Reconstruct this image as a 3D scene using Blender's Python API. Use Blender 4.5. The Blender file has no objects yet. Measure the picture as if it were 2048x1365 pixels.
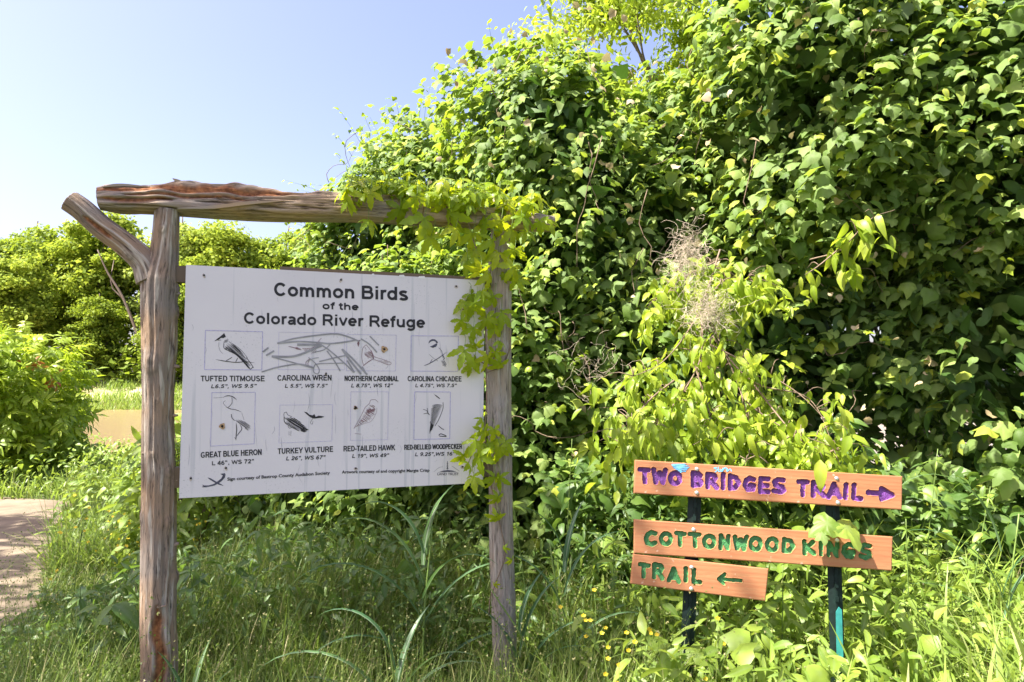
import bpy, math, random
import numpy as np
from mathutils import Vector, Matrix

rng = np.random.default_rng(7)
random.seed(7)
PI = math.pi
sc = bpy.context.scene
col = sc.collection

# ------------------------------------------------------------------ camera, world, sun, exposure
F = 1365.33                                   # focal length in pixels of the 2048 px wide photograph (24 mm)
PITCH = math.radians(3.5)
EYE = np.array([0.0, 0.0, 1.55])
cam = bpy.data.cameras.new('camera')
cam.lens = 24.0; cam.sensor_width = 36.0; cam.clip_start = 0.05; cam.clip_end = 2000
cam_o = bpy.data.objects.new('camera', cam); col.objects.link(cam_o)
cam_o.location = EYE; cam_o.rotation_euler = (PI/2 + PITCH, 0, 0)
sc.camera = cam_o

SUN_EL = math.radians(58); SUN_A = math.radians(18.5)
SUN = np.array([-math.cos(SUN_A)*math.cos(SUN_EL), -math.sin(SUN_A)*math.cos(SUN_EL), math.sin(SUN_EL)])
world = bpy.data.worlds.new('World'); sc.world = world; world.use_nodes = True
wt = world.node_tree
bgn = wt.nodes['Background']; bgn.inputs[1].default_value = 0.105
sky = wt.nodes.new('ShaderNodeTexSky'); sky.sky_type = 'NISHITA'; sky.sun_disc = False
sky.sun_elevation = SUN_EL; sky.sun_rotation = math.atan2(SUN[0], SUN[1])
sky.air_density = 1.0; sky.dust_density = 3.2; sky.ozone_density = 3.0
wb = wt.nodes.new('ShaderNodeMix'); wb.data_type = 'RGBA'; wb.blend_type = 'MULTIPLY'; wb.inputs[0].default_value = 1.0; wb.inputs[7].default_value = (1.16, .97, 1.02, 1)
wt.links.new(sky.outputs[0], wb.inputs[6]); wt.links.new(wb.outputs[2], bgn.inputs[0])      # the photograph's white balance
sl = bpy.data.lights.new('sun', 'SUN'); sl.energy = 5.0; sl.angle = math.radians(0.53); sl.color = (1.0, 0.955, 0.88)
so = bpy.data.objects.new('sun', sl); col.objects.link(so)
so.rotation_euler = Vector(SUN).to_track_quat('Z', 'Y').to_euler(); so.location = (-4, -2, 8)
sc.view_settings.view_transform = 'Standard'; sc.view_settings.look = 'None'
sc.view_settings.exposure = 1.72; sc.view_settings.gamma = 1.0; sc.view_settings.use_curve_mapping = False
sc.cycles.max_bounces = 6; sc.cycles.diffuse_bounces = 3; sc.cycles.transmission_bounces = 4
sc.cycles.glossy_bounces = 2; sc.cycles.transparent_max_bounces = 4; sc.cycles.sample_clamp_indirect = 6

# ------------------------------------------------------------------ geometry helpers
def rays(px, py):
    px = np.asarray(px, float); py = np.asarray(py, float)
    x = (px-1024)/F; z = (682.5-py)/F; c, s = math.cos(PITCH), math.sin(PITCH)
    return np.stack([x, c-s*z, s+c*z], -1)
def at(px, py, Y):
    r = rays(px, py); return EYE + r*(np.asarray(Y, float)/r[..., 1])[..., None]
def on_plane(px, py, p0, n):
    r = rays(px, py); return EYE + r*((np.dot(n, p0-EYE))/(r@n))[..., None]
def px_of(P):
    q = P-EYE; c, s = math.cos(PITCH), math.sin(PITCH)
    d = q[..., 1]*c + q[..., 2]*s; u = -q[..., 1]*s + q[..., 2]*c
    return 1024+F*q[..., 0]/d, 682.5-F*u/d, d
def norm(v): return v/np.maximum(np.linalg.norm(v, axis=-1, keepdims=True), 1e-9)

_nk = {}
def noise(p, freq=1.0, seed=0, octs=3):
    """smooth pseudo-noise in about -1..1 from sums of sines"""
    p = np.asarray(p, float); out = np.zeros(p.shape[:-1]); amp = 1.0; tot = 0
    for o in range(octs):
        key = (seed, o)
        if key not in _nk:
            r = np.random.default_rng(seed*31+o+5)
            _nk[key] = (norm(r.normal(size=(7, 3)))*r.uniform(.6, 1.5, (7, 1)), r.uniform(0, 6.28, 7))
        K, ph = _nk[key]
        out += amp*np.sin((p*freq*(2.1**o))@K.T*2.2 + ph).sum(-1)/3.2
        tot += amp; amp *= .55
    return out/tot

def mesh_new(name, V, Fa, mats, attrs=None, smooth=True, mat_idx=None):
    """V (n,3); Fa: (m,3) / (m,4) array or list of faces"""
    me = bpy.data.meshes.new(name)
    V = np.ascontiguousarray(V, dtype=np.float32)
    if isinstance(Fa, np.ndarray):
        k = Fa.shape[1]; loops = Fa.ravel(); tot = np.full(len(Fa), k); 
    else:
        tot = np.array([len(f) for f in Fa]); loops = np.concatenate([np.asarray(f) for f in Fa]) if len(Fa) else np.zeros(0)
    me.vertices.add(len(V)); me.vertices.foreach_set('co', V.ravel())
    me.loops.add(len(loops)); me.loops.foreach_set('vertex_index', loops.astype(np.int32))
    me.polygons.add(len(tot))
    me.polygons.foreach_set('loop_start', np.concatenate([[0], np.cumsum(tot)[:-1]]).astype(np.int32))
    me.polygons.foreach_set('loop_total', tot.astype(np.int32))
    if mat_idx is not None: me.polygons.foreach_set('material_index', np.asarray(mat_idx, dtype=np.int32))
    me.polygons.foreach_set('use_smooth', np.full(len(tot), bool(smooth)))
    for k_, v_ in (attrs or {}).items():
        a = me.attributes.new(k_, 'FLOAT', 'POINT'); a.data.foreach_set('value', np.asarray(v_, dtype=np.float32))
    me.update(calc_edges=True)
    for m in (mats if isinstance(mats, (list, tuple)) else [mats]): me.materials.append(m)
    return me
def link(name, me, parent=None, loc=None):
    o = bpy.data.objects.new(name, me); col.objects.link(o)
    if parent is not None: o.parent = parent
    if loc is not None: o.location = loc
    return o
def tag(o, label=None, cat=None, group=None, kind=None):
    if label: o['label'] = label
    if cat: o['category'] = cat
    if group: o['group'] = group
    if kind: o['kind'] = kind
    return o
def empty(name, loc, label, cat, group=None):
    o = bpy.data.objects.new(name, None); col.objects.link(o); o.location = loc; o.empty_display_size = .1
    return tag(o, label, cat, group)
class Geo:
    """collects pieces of geometry for ONE mesh object"""
    def __init__(s): s.V = []; s.F = []; s.n = 0; s.A = {}
    def add(s, V, Fa, **attrs):
        V = np.asarray(V, float); s.V.append(V)
        for f in Fa: s.F.append([int(i)+s.n for i in f])
        s.n += len(V)
        for k in set(list(s.A)+list(attrs)):
            s.A.setdefault(k, [np.zeros(s.n-len(V))] if s.n > len(V) else [])
            v = attrs.get(k, 0.0); s.A[k].append(np.full(len(V), float(v)) if np.isscalar(v) else np.asarray(v, float))
    def box(s, c, size, R=None, **at_):
        c = np.asarray(c, float); h = np.asarray(size, float)/2
        v = np.array([[x, y, z] for x in (-1, 1) for y in (-1, 1) for z in (-1, 1)])*h
        if R is not None: v = v@np.asarray(R).T
        s.add(v+c, [(0, 1, 3, 2), (4, 6, 7, 5), (0, 4, 5, 1), (2, 3, 7, 6), (0, 2, 6, 4), (1, 5, 7, 3)], **at_)
    def tube(s, path, rad, seg=6, **at_):
        V, Fa = tube(path, rad, seg); s.add(V, Fa, **at_)
    def obj(s, name, mats, parent=None, origin=(0, 0, 0), smooth=True):
        V = np.concatenate(s.V)-np.asarray(origin) if s.V else np.zeros((0, 3))
        return link(name, mesh_new(name, V, s.F, mats, {k: np.concatenate(v) for k, v in s.A.items()}, smooth), parent)
def tube(path, rad, seg=6):
    P = np.asarray(path, float); n = len(P); rad = np.broadcast_to(np.asarray(rad, float), (n,))
    T = norm(np.gradient(P, axis=0)); up = np.array([0, 0, 1.0])
    if abs(T[0] @ up) > .9: up = np.array([0, 1.0, 0])
    A = norm(np.cross(T, up)); B = np.cross(T, A)
    th = np.linspace(0, 2*PI, seg, endpoint=False)
    V = (P[:, None]+rad[:, None, None]*(np.cos(th)[None, :, None]*A[:, None]+np.sin(th)[None, :, None]*B[:, None])).reshape(-1, 3)
    Fa = [(i*seg+j, i*seg+(j+1) % seg, (i+1)*seg+(j+1) % seg, (i+1)*seg+j) for i in range(n-1) for j in range(seg)]
    Fa += [tuple(range(seg))[::-1], tuple((n-1)*seg+j for j in range(seg))]
    return V, Fa
def spline(pts, n):
    """Catmull-Rom through pts"""
    P = np.asarray(pts, float)
    if len(P) < 3:
        return np.linspace(P[0], P[-1], n)
    Q = np.vstack([2*P[0]-P[1], P, 2*P[-1]-P[-2]]); t = np.linspace(0, len(P)-1-1e-6, n); i = t.astype(int); f = (t-i)[:, None]
    a, b, c, d = Q[i], Q[i+1], Q[i+2], Q[i+3]
    return .5*((2*b)+(-a+c)*f+(2*a-5*b+4*c-d)*f**2+(-a+3*b-3*c+d)*f**3)
def frames(nrm, tip):
    """rotation matrices with columns x, y (tip), z (normal)"""
    z = norm(nrm); y = norm(tip-(tip*z).sum(-1, keepdims=True)*z); x = np.cross(y, z)
    return np.stack([x, y, z], -1)
def scatter(temps, R, S, P, rnd):
    """temps: list of (V, F(tri array), rib). returns merged arrays"""
    Vs, Fs, ribs, rs, off = [], [], [], [], 0
    which = rng.integers(0, len(temps), len(P))
    for k, (tv, tf, rib) in enumerate(temps):
        m = which == k; n = int(m.sum())
        if not n: continue
        V = np.einsum('nij,vj->nvi', R[m], tv)*S[m][:, None, None]+P[m][:, None]
        Fa = tf[None]+(np.arange(n)*len(tv))[:, None, None]+off
        Vs.append(V.reshape(-1, 3)); Fs.append(Fa.reshape(-1, 3)); off += n*len(tv)
        ribs.append(np.tile(rib, n)); rs.append(np.repeat(rnd[m], len(tv)))
    return np.concatenate(Vs), np.concatenate(Fs), {'rib': np.concatenate(ribs), 'rnd': np.concatenate(rs)}

# ------------------------------------------------------------------ materials
def new_mat(name):
    m = bpy.data.materials.new(name); m.use_nodes = True
    nt = m.node_tree; return m, nt, nt.nodes['Principled BSDF'], nt.nodes['Material Output']
def N(nt, typ, **kw):
    n = nt.nodes.new(typ)
    for k, v in kw.items():
        if k.startswith('i_'): 
            key = k[2:]; n.inputs[int(key) if key.isdigit() else key].default_value = v
        else: setattr(n, k, v)
    return n
def ramp(nt, fac, stops):
    r = nt.nodes.new('ShaderNodeValToRGB'); e = r.color_ramp.elements
    while len(e) < len(stops): e.new(.5)
    for i, (p, c) in enumerate(stops): e[i].position = p; e[i].color = (*c, 1)
    nt.links.new(fac, r.inputs[0]); return r.outputs[0]
def mixc(nt, fac, a, b, mode='MIX'):
    m = nt.nodes.new('ShaderNodeMix'); m.data_type = 'RGBA'; m.blend_type = mode
    for s_, v in ((m.inputs[0], fac), (m.inputs[6], a), (m.inputs[7], b)):
        if hasattr(v, 'is_output'): nt.links.new(v, s_)
        elif isinstance(v, (int, float)): s_.default_value = v
        else: s_.default_value = (*v, 1)
    return m.outputs[2]
def math_(nt, op, a, b=None, clamp=False):
    m = nt.nodes.new('ShaderNodeMath'); m.operation = op; m.use_clamp = clamp
    for s_, v in ((m.inputs[0], a), (m.inputs[1], b)):
        if v is None: continue
        if hasattr(v, 'is_output'): nt.links.new(v, s_)
        else: s_.default_value = v
    return m.outputs[0]

def leaf_mat(name, stops, trans=(.25, .4, .04), tfac=.4, rough=.45, rib=None, under=None, spec=.4, noise_scale=14):
    m, nt, bs, out = new_mat(name); L = nt.links
    at_ = N(nt, 'ShaderNodeAttribute', attribute_name='rnd'); oi = N(nt, 'ShaderNodeObjectInfo')
    fr = math_(nt, 'FRACT', math_(nt, 'ADD', at_.outputs['Fac'], oi.outputs['Random']))
    c = ramp(nt, fr, stops)
    geo = N(nt, 'ShaderNodeNewGeometry')
    no = N(nt, 'ShaderNodeTexNoise', i_Scale=noise_scale, i_Detail=3.0); L.new(geo.outputs['Position'], no.inputs['Vector'])
    v = math_(nt, 'MULTIPLY_ADD', no.outputs[0], .7); v.node.inputs[2].default_value = .65
    hs = N(nt, 'ShaderNodeHueSaturation'); L.new(c, hs.inputs['Color']); L.new(v, hs.inputs['Value']); c = hs.outputs[0]
    if rib is not None:
        ra = N(nt, 'ShaderNodeAttribute', attribute_name='rib')
        rf = math_(nt, 'MULTIPLY', math_(nt, 'SUBTRACT', ra.outputs['Fac'], rib[0], True), rib[1], True)
        c = mixc(nt, rf, c, rib[2])
    ct = mixc(nt, 1.0, c, (1, 1, 1), 'MULTIPLY')
    if under is not None:
        c = mixc(nt, geo.outputs['Backfacing'], c, under)
    L.new(c, bs.inputs['Base Color']); bs.inputs['Roughness'].default_value = rough
    bs.inputs['Specular IOR Level'].default_value = spec
    tr = N(nt, 'ShaderNodeBsdfTranslucent')
    L.new(mixc(nt, .55, ct, trans), tr.inputs[0])
    mx = N(nt, 'ShaderNodeMixShader', i_0=tfac); L.new(bs.outputs[0], mx.inputs[1]); L.new(tr.outputs[0], mx.inputs[2])
    L.new(mx.outputs[0], out.inputs[0])
    return m
M = {}
M['grape'] = leaf_mat('grape_leaf', [(0, (.08, .145, .025)), (.3, (.14, .225, .045)), (.62, (.22, .315, .09)), (.88, (.31, .405, .09)), (1, (.46, .50, .04))],
                      trans=(.42, .58, .02), tfac=.43, rough=.6, under=(.19, .25, .11), spec=.3, rib=(.5, 1.0, (.20, .27, .10)))
M['grape_deep'] = leaf_mat('inner_leaf', [(0, (.05, .10, .02)), (.6, (.08, .15, .03)), (1, (.13, .18, .04))], trans=(.12, .26, .02), tfac=.25, rough=.6, spec=.3)  # darker leaf tone: shade inside the foliage put into the colour
M['lime'] = leaf_mat('lime_leaf', [(0, (.20, .31, .02)), (.5, (.30, .41, .03)), (1, (.42, .50, .05))], trans=(.5, .62, .03), tfac=.48, rough=.42, rib=(.6, 1.2, (.3, .38, .08)))
M['creeper'] = leaf_mat('creeper_leaf', [(0, (.17, .29, .012)), (.5, (.26, .38, .014)), (1, (.42, .48, .02))], trans=(.7, .75, .01), tfac=.58, rough=.4, rib=(.7, 1.5, (.24, .34, .06)), noise_scale=30)
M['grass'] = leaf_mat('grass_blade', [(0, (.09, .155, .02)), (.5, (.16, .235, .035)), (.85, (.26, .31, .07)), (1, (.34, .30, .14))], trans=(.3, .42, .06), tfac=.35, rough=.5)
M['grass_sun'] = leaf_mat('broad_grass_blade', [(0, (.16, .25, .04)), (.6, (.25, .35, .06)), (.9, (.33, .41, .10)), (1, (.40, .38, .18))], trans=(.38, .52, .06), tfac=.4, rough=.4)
M['cane'] = leaf_mat('blue_grass_blade', [(0, (.055, .13, .055)), (.6, (.08, .17, .07)), (1, (.12, .20, .07))], trans=(.22, .4, .08), tfac=.35, rough=.38, rib=(.72, 3.2, (.38, .46, .32)))
M['weed'] = leaf_mat('weed_leaf', [(0, (.13, .22, .03)), (.5, (.21, .31, .04)), (1, (.30, .40, .06))], trans=(.46, .58, .05), tfac=.4, rough=.45, rib=(.6, 1.2, (.26, .34, .12)))
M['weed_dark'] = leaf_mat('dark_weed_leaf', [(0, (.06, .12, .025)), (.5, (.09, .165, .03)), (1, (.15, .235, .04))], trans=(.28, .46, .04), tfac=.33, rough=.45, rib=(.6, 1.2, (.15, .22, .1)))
M['tree_leaf'] = leaf_mat('tree_leaf', [(0, (.17, .25, .03)), (.5, (.28, .37, .045)), (1, (.40, .47, .07))], trans=(.5, .58, .05), tfac=.45, rough=.6, noise_scale=1.2, spec=.1)
M['tree_leaf_dark'] = leaf_mat('dark_tree_leaf', [(0, (.12, .19, .02)), (.5, (.20, .28, .03)), (1, (.30, .38, .05))], trans=(.4, .5, .03), tfac=.42, rough=.6, noise_scale=1.2, spec=.2)
M['tree_leaf_blue'] = leaf_mat('pale_tree_leaf', [(0, (.20, .28, .05)), (.5, (.30, .38, .08)), (1, (.42, .48, .11))], trans=(.48, .56, .08), tfac=.45, rough=.6, noise_scale=1.2, spec=.2)
M['red_leaf'] = leaf_mat('reddish_leaf', [(0, (.34, .10, .03)), (.5, (.42, .2, .05)), (1, (.45, .32, .06))], trans=(.6, .25, .05), tfac=.4, rough=.5)
M['straw'] = leaf_mat('straw', [(0, (.34, .26, .13)), (1, (.52, .43, .26))], trans=(.5, .42, .2), tfac=.2, rough=.7)
M['petal'] = leaf_mat('yellow_petal', [(0, (.70, .52, .02)), (1, (.85, .66, .05))], trans=(.9, .7, .05), tfac=.3, rough=.6)

def simple(name, c, rough=.6, metal=0, var=.25, scale=8, bump=0, bscale=60, spec=.4):
    m, nt, bs, out = new_mat(name); L = nt.links
    tc = N(nt, 'ShaderNodeTexCoord'); no = N(nt, 'ShaderNodeTexNoise', i_Scale=scale, i_Detail=6.0); L.new(tc.outputs['Object'], no.inputs['Vector'])
    a = tuple(x*(1-var) for x in c); b = tuple(min(1, x*(1+var)) for x in c)
    L.new(ramp(nt, no.outputs[0], [(.3, a), (.7, b)]), bs.inputs['Base Color'])
    bs.inputs['Roughness'].default_value = rough; bs.inputs['Metallic'].default_value = metal; bs.inputs['Specular IOR Level'].default_value = spec
    if bump:
        n2 = N(nt, 'ShaderNodeTexNoise', i_Scale=bscale, i_Detail=5.0); L.new(tc.outputs['Object'], n2.inputs['Vector'])
        bp = N(nt, 'ShaderNodeBump', i_Strength=bump, i_Distance=.01); L.new(n2.outputs[0], bp.inputs['Height']); L.new(bp.outputs[0], bs.inputs['Normal'])
    return m
def wood(name, grey, tan, dark, pale, axis_scale=(1, 1, .11), fine=105):
    """weathered debarked wood; attribute 'rot' turns it to red brown rot, 'knot' darkens knots and paints shade into the fissures"""
    m, nt, bs, out = new_mat(name); L = nt.links
    tc = N(nt, 'ShaderNodeTexCoord'); mp = N(nt, 'ShaderNodeMapping'); L.new(tc.outputs['UV'], mp.inputs[0]) if False else L.new(tc.outputs['Object'], mp.inputs[0])
    at2 = N(nt, 'ShaderNodeAttribute', attribute_name='grain'); at2.attribute_type = 'GEOMETRY'
    mp.inputs['Scale'].default_value = axis_scale; L.new(at2.outputs['Vector'], mp.inputs[0])
    n1 = N(nt, 'ShaderNodeTexNoise', i_Scale=fine, i_Detail=8.0, i_Roughness=.7); L.new(mp.outputs[0], n1.inputs['Vector'])
    n2 = N(nt, 'ShaderNodeTexNoise', i_Scale=fine*.45, i_Detail=5.0); L.new(mp.outputs[0], n2.inputs['Vector'])
    n3 = N(nt, 'ShaderNodeTexNoise', i_Scale=5.5, i_Detail=4.0); L.new(tc.outputs['Object'], n3.inputs['Vector'])
    c = mixc(nt, ramp(nt, n3.outputs[0], [(.38, (0, 0, 0)), (.62, (1, 1, 1))]), grey, tan)
    c = mixc(nt, ramp(nt, n2.outputs[0], [(.55, (0, 0, 0)), (.64, (.85, .85, .85))]), c, pale)
    c = mixc(nt, ramp(nt, n1.outputs[0], [(.33, (1, 1, 1)), (.46, (0, 0, 0))]), c, dark)
    ra = N(nt, 'ShaderNodeAttribute', attribute_name='rot')
    n4 = N(nt, 'ShaderNodeTexNoise', i_Scale=60.0, i_Detail=4.0); L.new(tc.outputs['Object'], n4.inputs['Vector'])
    rotc = ramp(nt, n4.outputs[0], [(.35, (.16, .055, .02)), (.7, (.42, .17, .06))])
    c = mixc(nt, math_(nt, 'MULTIPLY', ra.outputs['Fac'], 1.0, True), c, rotc)
    ka = N(nt, 'ShaderNodeAttribute', attribute_name='knot_and_shade')
    c = mixc(nt, math_(nt, 'MULTIPLY', ka.outputs['Fac'], .8, True), c, dark)
    L.new(c, bs.inputs['Base Color']); bs.inputs['Roughness'].default_value = .75; bs.inputs['Specular IOR Level'].default_value = .25
    h = math_(nt, 'ADD', n1.outputs[0], n2.outputs[0])
    bp = N(nt, 'ShaderNodeBump', i_Strength=.9, i_Distance=.010); L.new(h, bp.inputs['Height']); L.new(bp.outputs[0], bs.inputs['Normal'])
    return m
M['post'] = wood('weathered_cedar', (.25, .205, .17), (.33, .225, .145), (.045, .032, .024), (.50, .44, .36))
M['post2'] = wood('weathered_smooth_post', (.33, .30, .26), (.37, .30, .22), (.10, .08, .062), (.46, .42, .34), fine=120)
M['beam'] = wood('split_beam', (.31, .26, .21), (.40, .28, .17), (.055, .035, .025), (.50, .38, .26), fine=80)
M['rail'] = wood('dark_rail', (.14, .105, .075), (.17, .12, .07), (.04, .028, .02), (.22, .17, .11))
M['bark'] = simple('bark', (.16, .12, .09), .9, var=.4, scale=20, bump=.6)
M['stem'] = simple('woody_vine_stem', (.20, .14, .09), .8, var=.4, scale=30)
M['dry'] = simple('dry_stem', (.62, .52, .38), .8, var=.35, scale=30)
M['green_stem'] = simple('green_stem', (.16, .24, .05), .6, var=.3, scale=30)
M['bolt'] = simple('galvanised_bolt', (.62, .62, .60), .35, .7, var=.15, scale=200)
M['screw'] = simple('dark_screw', (.05, .05, .05), .5, .5, var=.2)
M['steel'] = simple('green_steel', (.006, .016, .012), .6, 0, var=.35, scale=40, bump=.1, spec=.2)
M['teal'] = simple('teal_steel', (.03, .22, .19), .4, 0, var=.2, scale=40)
M['ink'] = simple('black_print', (.018, .017, .019), .6, var=.3, scale=60)
M['ink_soft'] = simple('faded_print', (.06, .06, .085), .6, var=.5, scale=90)
M['purple_line'] = simple('faded_purple_line', (.40, .37, .56), .6, var=.25, scale=120)
M['scrawl'] = simple('grey_marker', (.27, .265, .27), .5, var=.2, scale=30)
M['brown_ink'] = simple('brown_print', (.20, .11, .12), .6, var=.3, scale=90)
M['rust'] = simple('rust_ring', (.38, .25, .13), .8, var=.5, scale=180)
M['stain'] = simple('faint_rust_stain', (.47, .40, .34), .7, var=.2, scale=200)
M['scratch'] = simple('scratch', (.40, .385, .40), .6, var=.2, scale=200)
M['hole'] = simple('dark_hole', (.01, .009, .008), .9)
M['sky_paint'] = simple('light_blue_paint', (.16, .48, .78), .5, var=.2, scale=120)
M['purple_paint'] = simple('purple_paint', (.15, .045, .22), .5, var=.35, scale=60, bump=.5, bscale=200)
M['green_paint'] = simple('green_paint', (.055, .21, .065), .5, var=.35, scale=60, bump=.5, bscale=200)
M['chip'] = simple('torn_white_scrap', (.7, .68, .66), .7, var=.1)

def panel_mat():
    m, nt, bs, out = new_mat('white_panel'); L = nt.links
    tc = N(nt, 'ShaderNodeTexCoord')
    n1 = N(nt, 'ShaderNodeTexNoise', i_Scale=2.2, i_Detail=5.0); L.new(tc.outputs['Object'], n1.inputs['Vector'])
    c = ramp(nt, n1.outputs[0], [(.3, (.63, .595, .59)), (.7, (.69, .655, .645))])
    n2 = N(nt, 'ShaderNodeTexNoise', i_Scale=170.0, i_Detail=2.0); L.new(tc.outputs['Object'], n2.inputs['Vector'])
    n3 = N(nt, 'ShaderNodeTexNoise', i_Scale=5.0, i_Detail=3.0); L.new(tc.outputs['Object'], n3.inputs['Vector'])
    sp = math_(nt, 'MULTIPLY', ramp(nt, n2.outputs[0], [(.62, (0, 0, 0)), (.70, (1, 1, 1))]), ramp(nt, n3.outputs[0], [(.52, (0, 0, 0)), (.64, (1, 1, 1))]))
    c = mixc(nt, math_(nt, 'MULTIPLY', sp, .55), c, (.33, .33, .31))
    mp = N(nt, 'ShaderNodeMapping'); mp.inputs['Scale'].default_value = (38, 38, 1.1); L.new(tc.outputs['Object'], mp.inputs[0])
    n4 = N(nt, 'ShaderNodeTexNoise', i_Scale=1.0, i_Detail=4.0); L.new(mp.outputs[0], n4.inputs['Vector'])
    c = mixc(nt, ramp(nt, n4.outputs[0], [(.62, (0, 0, 0)), (.70, (.5, .5, .5))]), c, (.42, .43, .44))
    L.new(c, bs.inputs['Base Color']); bs.inputs['Roughness'].default_value = .42; bs.inputs['Specular IOR Level'].default_value = .35
    return m
M['panel'] = panel_mat()
def plank_mat():
    m, nt, bs, out = new_mat('orange_stained_wood'); L = nt.links
    tc = N(nt, 'ShaderNodeTexCoord'); mp = N(nt, 'ShaderNodeMapping'); mp.inputs['Scale'].default_value = (1.3, 12, 12)
    L.new(tc.outputs['Object'], mp.inputs[0])
    n0 = N(nt, 'ShaderNodeTexNoise', i_Scale=1.0, i_Detail=2.0); L.new(mp.outputs[0], n0.inputs['Vector'])
    n1 = N(nt, 'ShaderNodeTexNoise', i_Scale=9.0, i_Detail=6.0, i_Roughness=.6); L.new(mp.outputs[0], n1.inputs['Vector'])
    w = N(nt, 'ShaderNodeTexWave', wave_type='BANDS', bands_direction='Z', i_Scale=1.5, i_Distortion=6.0, i_Detail=3.0); L.new(mp.outputs[0], w.inputs['Vector'])
    c = ramp(nt, n0.outputs[0], [(.3, (.33, .145, .062)), (.7, (.42, .20, .088))])
    c = mixc(nt, math_(nt, 'MULTIPLY', ramp(nt, w.outputs['Fac'], [(.55, (0, 0, 0)), (.95, (1, 1, 1))]), .28), c, (.36, .10, .04))
    c = mixc(nt, math_(nt, 'MULTIPLY', ramp(nt, n1.outputs[0], [(.52, (0, 0, 0)), (.7, (1, 1, 1))]), .45), c, (.34, .10, .045))
    c = mixc(nt, math_(nt, 'MULTIPLY', ramp(nt, n1.outputs[0], [(.26, (1, 1, 1)), (.42, (0, 0, 0))]), .35), c, (.72, .36, .19))
    L.new(c, bs.inputs['Base Color']); n5 = N(nt, 'ShaderNodeTexNoise', i_Scale=34.0, i_Detail=5.0); L.new(tc.outputs['Object'], n5.inputs['Vector'])
    c = mixc(nt, ramp(nt, n5.outputs[0], [(.66, (0, 0, 0)), (.70, (.7, .7, .7))]), c, (.60, .42, .30))
    n6 = N(nt, 'ShaderNodeTexNoise', i_Scale=3.2, i_Detail=4.0); L.new(tc.outputs['Object'], n6.inputs['Vector'])
    c = mixc(nt, ramp(nt, n6.outputs[0], [(.35, (.45, .45, .45)), (.55, (0, 0, 0))]), c, (.27, .12, .055))
    vk = N(nt, 'ShaderNodeTexVoronoi', i_Scale=5.5); L.new(tc.outputs['Object'], vk.inputs['Vector'])
    c = mixc(nt, ramp(nt, vk.outputs['Distance'], [(.05, (.8, .8, .8)), (.11, (0, 0, 0))]), c, (.16, .06, .03))
    L.new(c, bs.inputs['Base Color']); bs.inputs['Roughness'].default_value = .6; bs.inputs['Specular IOR Level'].default_value = .3
    bp = N(nt, 'ShaderNodeBump', i_Strength=.35, i_Distance=.003); L.new(n1.outputs[0], bp.inputs['Height']); L.new(bp.outputs[0], bs.inputs['Normal'])
    return m
M['plank'] = plank_mat()
def ground_mat():
    m, nt, bs, out = new_mat('leafy_soil'); L = nt.links
    g = N(nt, 'ShaderNodeNewGeometry'); n1 = N(nt, 'ShaderNodeTexNoise', i_Scale=3.0, i_Detail=8.0); L.new(g.outputs['Position'], n1.inputs['Vector'])
    n2 = N(nt, 'ShaderNodeTexNoise', i_Scale=.25, i_Detail=5.0); L.new(g.outputs['Position'], n2.inputs['Vector'])
    c = mixc(nt, ramp(nt, n1.outputs[0], [(.4, (0, 0, 0)), (.6, (1, 1, 1))]), (.055, .05, .025), (.10, .13, .035))
    sep = N(nt, 'ShaderNodeSeparateXYZ'); L.new(g.outputs['Position'], sep.inputs[0])
    far = math_(nt, 'MULTIPLY', math_(nt, 'SUBTRACT', sep.outputs['Y'], 58.0), .2, True)
    sand = mixc(nt, ramp(nt, n2.outputs[0], [(.47, (0, 0, 0)), (.56, (1, 1, 1))]), (.46, .37, .24), (.22, .26, .09))
    c = mixc(nt, far, c, sand)
    bey = math_(nt, 'MULTIPLY', math_(nt, 'SUBTRACT', sep.outputs['Y'], 88.0), .25, True)
    c = mixc(nt, bey, c, (.05, .075, .02))
    L.new(c, bs.inputs['Base Color']); bs.inputs['Roughness'].default_value = .95
    return m
M['ground'] = ground_mat()
M['path'] = simple('packed_dirt', (.21, .165, .115), .95, var=.3, scale=2.5, bump=.3, bscale=35, spec=.1)
def water_mat():
    m, nt, bs, out = new_mat('muddy_water'); L = nt.links
    bs.inputs['Base Color'].default_value = (.27, .19, .10, 1); bs.inputs['Roughness'].default_value = .2
    g = N(nt, 'ShaderNodeNewGeometry'); n1 = N(nt, 'ShaderNodeTexNoise', i_Scale=1.4, i_Detail=3.0); L.new(g.outputs['Position'], n1.inputs['Vector'])
    bp = N(nt, 'ShaderNodeBump', i_Strength=.25, i_Distance=.1); L.new(n1.outputs[0], bp.inputs['Height']); L.new(bp.outputs[0], bs.inputs['Normal'])
    return m
M['water'] = water_mat()

# ------------------------------------------------------------------ ground, path, river
def ground_z(x, y):
    x = np.asarray(x, float); y = np.asarray(y, float)
    ss = lambda a, b, v: (lambda t: t*t*(3-2*t))(np.clip((v-a)/(b-a), 0, 1))
    z = .03*noise(np.stack([x, y, 0*x], -1), .8, 3)*(1-ss(30, 60, y)*.0)
    z = z - 2.3*ss(11, 27, y) + 4.0*ss(72, 96, y)
    near = np.exp(-(((x-.6)/2.2)**2+((y-4.6)/1.2)**2))*.10
    z = z+.30*noise(np.stack([x, y, 0*x], -1), .11, 8, 3)*ss(55, 70, y)
    return z+near
ys = np.concatenate([np.linspace(-12, 12, 60), np.linspace(12.5, 110, 90), np.linspace(120, 900, 14)])
xs = np.concatenate([np.linspace(-700, -45, 12), np.linspace(-40, 40, 90), np.linspace(45, 700, 12)])
X, Y = np.meshgrid(xs, ys); nx = len(xs); ny = len(ys)
V = np.stack([X, Y, ground_z(X, Y)], -1).reshape(-1, 3)
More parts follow.
